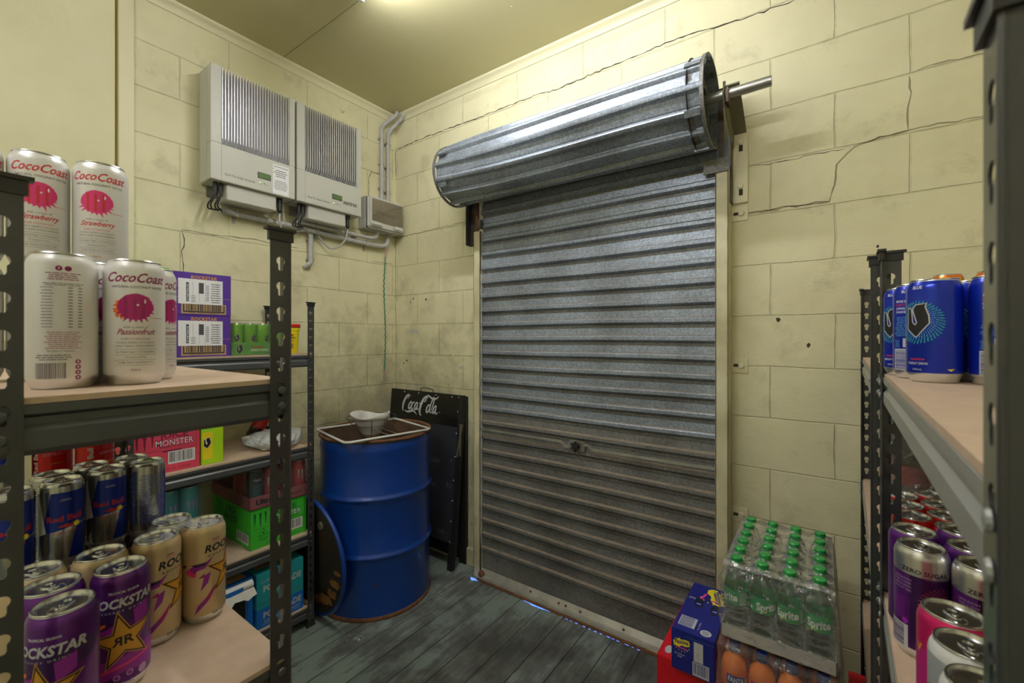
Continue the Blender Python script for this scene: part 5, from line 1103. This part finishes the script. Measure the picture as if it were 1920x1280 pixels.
conduit([(.036, -.735, 2.03), (.05, -.6, 2.028), (.05, -.4, 2.026), (.05, -.26, 2.026), (.05, -.205, 2.038), (.05, -.19, 2.06), (.05, -.19, 2.09)], .0125, 'short grey conduit from the right inverter to the breaker box', [(-.35, 2.026)], False, True)
conduit([(.026, -.635, 1.975), (.026, -.635, 1.9), (.026, -.637, 1.82), (.022, -.650, 1.798), (.005, -.662, 1.785)], .0145, 'short ribbed conduit stub pointing down below the inverters', [(-.635, 1.945), (-.635, 1.835)], True, True)
t = tag(empty('power_cable', (0, 0, 0)), 'grey cable looping from the right inverter into the conduit stub', 'cable'); mb = MB(); mb.tube(smooth_path([(.10, -.444, 2.04), (.09, -.448, 1.98), (.06, -.475, 1.93), (.035, -.52, 1.915), (.03, -.57, 1.955), (.03, -.61, 1.99), (.027, -.632, 1.985), (.026, -.635, 1.965)]), .0055, 'grey_conduit', 8); mb.build('cable_sheath', t, smooth=60)
t = tag(empty('power_cable', (0, 0, 0)), 'grey cable from the left inverter reaching the conduit stub', 'cable'); mb = MB(); mb.tube(smooth_path([(.10, -.848, 2.04), (.10, -.848, 1.99), (.08, -.82, 1.955), (.05, -.76, 1.965), (.035, -.69, 1.985), (.028, -.65, 1.985), (.026, -.637, 1.965)]), .0055, 'grey_conduit', 8); mb.build('cable_sheath', t, smooth=60)
en = tag(empty('breaker_box', (0, -.165, 2.08)), 'grey plastic breaker box with a smoked window in the corner', 'electrical box'); ya, yb = -.135, .135; h_ = .205
mb = MB(); mb.box((0, ya, 0), (.075, yb, h_), 'grey_plastic', .004); mb.box((.078, ya, .0), (.110, yb, h_), 'grey_plastic', .010); mb.box((.075, ya+.004, .004), (.079, yb-.004, h_-.004), 'ink_grey')
for z in (.06, .075, .12, .135): mb.box((.03, ya-.0008, z), (.045, ya, z+.0015), 'ink_grey')
mb.build('enclosure', en)
mb = MB(); mb.box((.1085, ya+.03, .052), (.1110, yb-.012, h_-.022), 'smoke_window'); 
mb.box((.111, ya+.045, .11), (.1118, yb-.05, .118), 'ink'); mb.box((.111, ya+.05, .085), (.1118, yb-.05, .108), 'grey_plastic')
for k in range(9): mb.box((.1118, ya+.055+.018*k, .088), (.1130, ya+.062+.018*k, .106), 'olive_metal')
mb.build('breakers', en)
mb = MB(); mb.box((.113, ya+.022, .045), (.1175, yb-.006, h_-.016), 'clear_smoke', .002); mb.build('window_cover', en)
mb = MB(); mb.box((.106, ya+.01, .012), (.128, ya+.10, .042), 'grey_plastic', .008); mb.box((.106, yb-.08, .012), (.128, yb-.002, .042), 'grey_plastic', .008); mb.build('latch', en)
gw = tag(empty('earth_wire', (0, 0, 0)), 'green twisted wire hanging from the conduit in the corner', 'wire')
mb = MB(); pp = []
for i in range(150): z = 1.93-i*.0052; pp.append((.034+.002*math.sin(i*.9)+(.0 if i < 8 else -.008*min(1, (i-8)/30)), -.112-.006*math.sin(i*.045)+.002*math.cos(i*.9), z))
mb.tube(pp, .0036, 'green_wire', 6); mb.build('wire', gw, smooth=60)
mb = MB(); mb.tube([(.036, -.110, 1.975), (.034, -.112, 1.925)], .0065, 'pink_crimp', 8); mb.tube([(.026, -.112, 1.16), (.026, -.112, 1.125)], .0065, 'pink_crimp', 8); mb.build('crimp', gw)
mb = MB(); mb.tube([(.03+.0, -.112+.012*math.sin(2*PI*i/16), 1.108+.016*math.cos(2*PI*i/16)) for i in range(16)], .002, 'zinc', 6, closed=True); mb.tube([(.03+.019*math.cos(2*PI*i/16), -.112, 1.99+.019*math.sin(2*PI*i/16)) for i in range(16)], .002, 'zinc', 6, closed=True); mb.build('ring', gw)

# ------------------------------------------------------------------ cartons and bottles by the door jamb
ra = Art(); ra.rect(.012, .012, .07, .001, 'p_pink'); ra.rect(.012, .075, .07, .001, 'p_pink'); ra.rect(.012, .012, .001, .064, 'p_pink'); ra.rect(.082, .012, .001, .064, 'p_pink'); ra.lines(.04, .022, .03, .045, 5, 'p_wstrip', 3, .6); ra.disc(.028, .045, .012, 'p_wstrip', 14, .022)
rf_ = Art(); rf_.rect(.09, .17, .15, .001, 'p_pink'); rf_.rect(.09, .17, .001, .06, 'p_pink'); rf_.text('24 x 375mL', .17, .19, .018, 'p_pink', w=.10); rf_.text('Coca-Cola', .13, .08, .06, 'p_white', bold=.02, shear=.35, w=.22)
carton('carton', 1.976, -.487, 0, .262, .355, .287, 'b_red', 'large red cola carton on the floor at the right door jamb', {'+z': ra, '-y': rf_})
def can_hole(mb, a, b):
    for (x, y) in ((-.020, .030), (.036, .012)):
        mb.lathe([(0, .0004), (.015, .0004), (.0160, 0)], 'black', 20, T=Matrix.Translation((x, y, b[2])) @ Matrix.Diagonal((1, 2.0, 1, 1)).to_4x4())
        mb.lathe([(0, .0016), (.008, .0012), (.010, .0004)], 'c_blue', 20, T=Matrix.Translation((x, y-.006, b[2])) @ Matrix.Diagonal((1, 1.7, 1, 1)).to_4x4()); mb.box((x-.007, y-.012, b[2]+.0012), (x+.007, y-.008, b[2]+.0019), 'p_wstrip')
def scr(a, x, y, w_, rot=0):
    n = 16; c_, s_ = math.cos(rot), math.sin(rot)
    P = [(-.5, -.05), (-.46, .12), (-.34, .10), (-.36, .26), (-.2, .22), (-.1, .30), (.0, .20), (.2, .24), (.45, .20), (.5, .05), (.44, -.12), (.2, -.18), (.0, -.14), (-.2, -.26), (-.42, -.2)]
    a.poly([(x+w_*(p*c_-q*s_), y+w_*(p*s_+q*c_)) for p, q in P], 'p_yellow'); a.text('Passiona', x+.03*w_*s_, y-.04*w_*c_, w_*.24, 'b_navy', bold=.03, shear=.3, w=w_*.8, rot=rot); a.rect(x-w_*.25*c_, y-w_*.33, w_*.6*max(.3, c_), w_*.07, 'p_hotpink')
    for k in range(7): t = -2.6+.35*k; a.disc(x+w_*.5*math.cos(t), y+w_*.48*math.sin(t), w_*.022, 'p_yellow', 8, w_*.045)
tp = Art(); tp.barcode(.012, .030, .052, .058, 'p_wstrip', 'b_navy', vert=True, seed=6); tp.text('10 x 375mL', .078, .055, .006, 'p_wstrip', w=.045, rot=R(90)); tp.disc(.100, .030, .017, 'p_wstrip', 24); tp.lines(.088, .020, .024, .022, 4, 'b_navy', 3, .4)
scr(tp, .088, .258, .105, R(-75)); tp.poly([(.040, .215), (.048, .215), (.060, .262), (.052, .264)], 'p_hotpink'); tp.text('375', .018, .205, .010, 'p_wstrip', bold=.02, w=.022); tp.rect(.0, .158, .132, .0006, 'p_blue')
ff = Art(); scr(ff, .032, .092, .054, R(8)); ff.text('10 x 375 mL', .026, .052, .0055, 'p_wstrip', bold=.02, w=.032, rot=R(0)); ff.text('CANS', .026, .044, .005, 'p_wstrip', bold=.02, w=.014); ff.rect(.070, .050, .028, .062, 'p_wstrip'); ff.text('27 MAY', .084, .070, .004, 'ink_grey', w=.02, rot=R(90)); ff.barcode(.066, .004, .050, .044, 'p_wstrip', 'b_navy', seed=7)
ff.poly([(.0, .131), (.042, .100), (.043, .101), (.003, .131)], 'p_blue'); ff.rect(.045, .118, .085, .0006, 'p_lblue')
rf2 = Art(); rf2.barcode(.02, .006, .07, .055, 'p_wstrip', 'b_navy', seed=8)
carton('carton', 2.034, -.520, .2872, .132, .320, .133, 'b_navy', 'navy blue ten can carton standing on the red cola carton', {'+z': tp, '-y': ff, '+x': rf2}, extra=can_hole)
# PET bottles
def bottle(h_, r, bodym, capm, labelm, art, lz=0):
    b_ = empty('bottle'); mb = MB(); k = h_/.21
    mb.lathe([(0, .004), (r*.5, .003), (r*.78, 0), (r*.95, .008), (r*.98, .02*k), (r*.92, .035*k), (r*.97, .045*k), (r*.90, .058*k), (r*.97, .068*k), (r*.95, .080*k), (r, .085*k), (r, .130*k+lz), (r*.97, .138*k+lz), (r*.80, .160*k+lz*.6), (r*.50, .180*k), (r*.36, .188*k), (r*.36, .196*k), (0, .196*k)], bodym, 24)
    mb.build('bottle_body', b_, smooth=50)
    mb = MB(); mb.lathe([(0, h_), (.0125, h_), (.0142, h_-.0015), (.0146, h_-.013*k), (.0138, h_-.0155*k), (.0146, h_-.017*k), (.0143, h_-.021*k)], capm, 24); mb.build('cap', b_, smooth=40)
    mb = MB(); mb.lathe([(r+.0004, .088*k+lz), (r+.0007, .089*k+lz), (r+.0007, .127*k+lz), (r+.0004, .128*k+lz)], labelm, 24); art.put(mb, cyl(r+.0008), du=.004); mb.build('label', b_, smooth=50, mods='keep')
    return b_
a = Art()
for u in (0, PI*.0313):
    a.text('Sprite', u, .0985, .0195, 'p_white', bold=.035, shear=.12, w=.054, rot=R(6)); a.poly([(u-.02, .0945), (u-.004, .0935), (u+.002, .096), (u-.01, .0965)], 'p_yellow'); a.barcode(u+.032, .092, .018, .032, 'p_wstrip', 'p_green', vert=False, seed=3); a.rect(u-.045, .092, .008, .008, 'p_white')
Tsp = tree(bottle(.210, .0308, 'pet_clear', 'cap_green', 'label_green', a))
pk = tag(empty('bottle_multipack', (2.341, -.497, .560)), 'shrink wrapped tray of clear lemonade bottles with green caps, on the orange pack', 'drink pack')
rots = {0: 2.4, 1: .35, 2: -.65, 3: -.1}
for i in range(4):
    for j in range(6):
        x = -.094+.0627*i; y = -.157+.0627*j
        if j == 0 and i == 0: c = Tsp[0]; c.parent = pk; USED[c.name] = 1
        else: c = copy_tree(Tsp, pk)
        c.location = (x, y, .0025); wx, wy = 2.341+x, -.497+y; c.rotation_euler = (0, 0, face(wx, wy, (rots[i]+(.4 if i == 2 else 0)) if j == 0 else rnd.uniform(-3, 3)))
mb = MB(); tray_part(mb, -.128, -.192, .128, .192, .034, 'b_lightkraft'); mb.build('tray', pk)
def sag(x, y, z):
    return 0
mb = MB(); bm = bmesh.new(); bmesh.ops.create_grid(bm, x_segments=56, y_segments=80, size=1)
for v in bm.verts:
    u, w_ = v.co.x, v.co.y         # drape over caps, down the four sides
    def lim(s_, hw): 
        a_ = abs(s_)*1.9; 
        return (s_/abs(s_) if s_ else 0)*min(hw, a_*hw/.9*.9), max(0, a_-.98)/.92
    X_, dx_ = lim(u, .131); Y_, dy_ = lim(w_, .195); d = max(dx_, dy_)
    near = 1-min(1, d*4)
    capw = max(math.exp(-(((X_+.094) % .0627-.0 if ((X_+.094) % .0627) < .0314 else ((X_+.094) % .0627)-.0627)**2+(((Y_+.157) % .0627) if ((Y_+.157) % .0627) < .0314 else ((Y_+.157) % .0627)-.0627)**2)/.00030), 0)
    z = .2125-.020*(1-capw)*(d == 0)
    if d > 0:
        z = .205*(1-d)+.012*math.sin(30*(u+w_))*(1-d)*.3
        pinch = .020*math.exp(-((d-.02)/.12)**2)
        X_ -= math.copysign(pinch*(dx_ > 0), X_); Y_ -= math.copysign(pinch*(dy_ > 0), Y_)
    cr = .0022*math.sin(X_*90+z*60)+.0016*math.sin(Y_*110-z*80+1)
    X_ += cr*(dx_ > 0); Y_ += cr*(dy_ > 0)
    v.co = (X_, Y_, max(.003, z))
mb.bm(bm, 'shrink'); bm.free(); mb.build('shrink_wrap', pk, smooth=80)
a = Art()
for u in (0, PI*.031): a.poly([(u-.024, .132), (u+.022, .128), (u+.026, .152), (u-.022, .156)], 'p_blue'); a.text('FANTA', u, .1365, .013, 'p_white', bold=.04, w=.040, rot=R(-3)); a.disc(u+.03, .142, .006, 'p_yellow', 12)
mat('label_orange', (.8, .12, .01), .35)
Tfa = tree(bottle(.228, .0312, 'pet_orange', 'cap_blue', 'label_orange', a, .022))
pk2 = tag(empty('bottle_multipack', (2.345, -.515, .320)), 'shrink wrapped pack of orange soft drink bottles with blue caps under the tray', 'drink pack')
for i in range(4):
    for j in range(4):
        x = -.100+.066*i; y = -.165+.066*j
        if j == 0 and i == 0: c = Tfa[0]; c.parent = pk2; USED[c.name] = 1
        else: c = copy_tree(Tfa, pk2)
        c.location = (x, y, .0025); c.rotation_euler = (0, 0, face(2.345+x, -.515+y, .1 if i == 0 else rnd.uniform(-3, 3)))
mb = MB(); tray_part(mb, -.136, -.200, .136, .200, .03, 'b_lightkraft'); mb.build('tray', pk2)
mb = MB(); film_box(mb, -.138, -.202, .002, .138, .202, .2335, 'shrink', 18, .006, 5); mb.build('shrink_wrap', pk2, smooth=80)
carton('carton', 2.250, -.69, 0, .235, .38, .319, 'b_kraft', 'plain brown carton on the floor carrying the bottle packs', {})
rr_ = Art(); rr_.text('Coca-Cola', .15, .08, .05, 'p_white', bold=.02, shear=.35, w=.2)
carton('carton', 2.512, -.38, .1003, .26, .22, .165, 'b_red', 'red cola carton on the bottom shelf of the far right rack', {'-x': rr_})
# wrapped dark bottles behind the red cans
a = Art(); a.rect(-.11, .070, .22, .004, 'p_white')
Tco = tree(bottle(.26, .040, 'pet_cola', 'cap_blue', 'p_redb', a))
pk3 = tag(empty('bottle_multipack', (2.72, -.36, .8852)), 'wrinkled shrink wrapped pack of dark cola bottles behind the red cans', 'drink pack')
for i in range(3):
    for j in range(3):
        if i == 0 and j == 0: c = Tco[0]; c.parent = pk3; USED[c.name] = 1
        else: c = copy_tree(Tco, pk3)
        c.location = (-.086+.086*i, -.086+.086*j, .001); c.rotation_euler = (0, 0, face(2.72, -.36, rnd.uniform(-1, 1)))
mb = MB(); film_box(mb, -.132, -.132, .001, .132, .132, .262, 'shrink_heavy', 22, .016, 8); mb.build('shrink_wrap', pk3, smooth=80)
# scrap of clear plastic on the floor by the drum
t = tag(empty('plastic_scrap', (.70, -.83, .001)), 'small crumpled scrap of clear plastic on the floor before the drum', 'litter'); mb = MB(); r_ = random.Random(11)
for k in range(5):
    bm = bmesh.new(); bmesh.ops.create_grid(bm, x_segments=5, y_segments=5, size=.014)
    for v in bm.verts: v.co.z = .004+r_.uniform(0, .012); v.co.x += r_.uniform(-.005, .005)
    mb.bm(bm, 'shrink', Matrix.Translation((r_.uniform(-.03, .03), r_.uniform(-.03, .03), 0)) @ Matrix.Rotation(r_.uniform(0, 6), 4, 'Z')); bm.free()
mb.build('scrap_film', t, smooth=10)
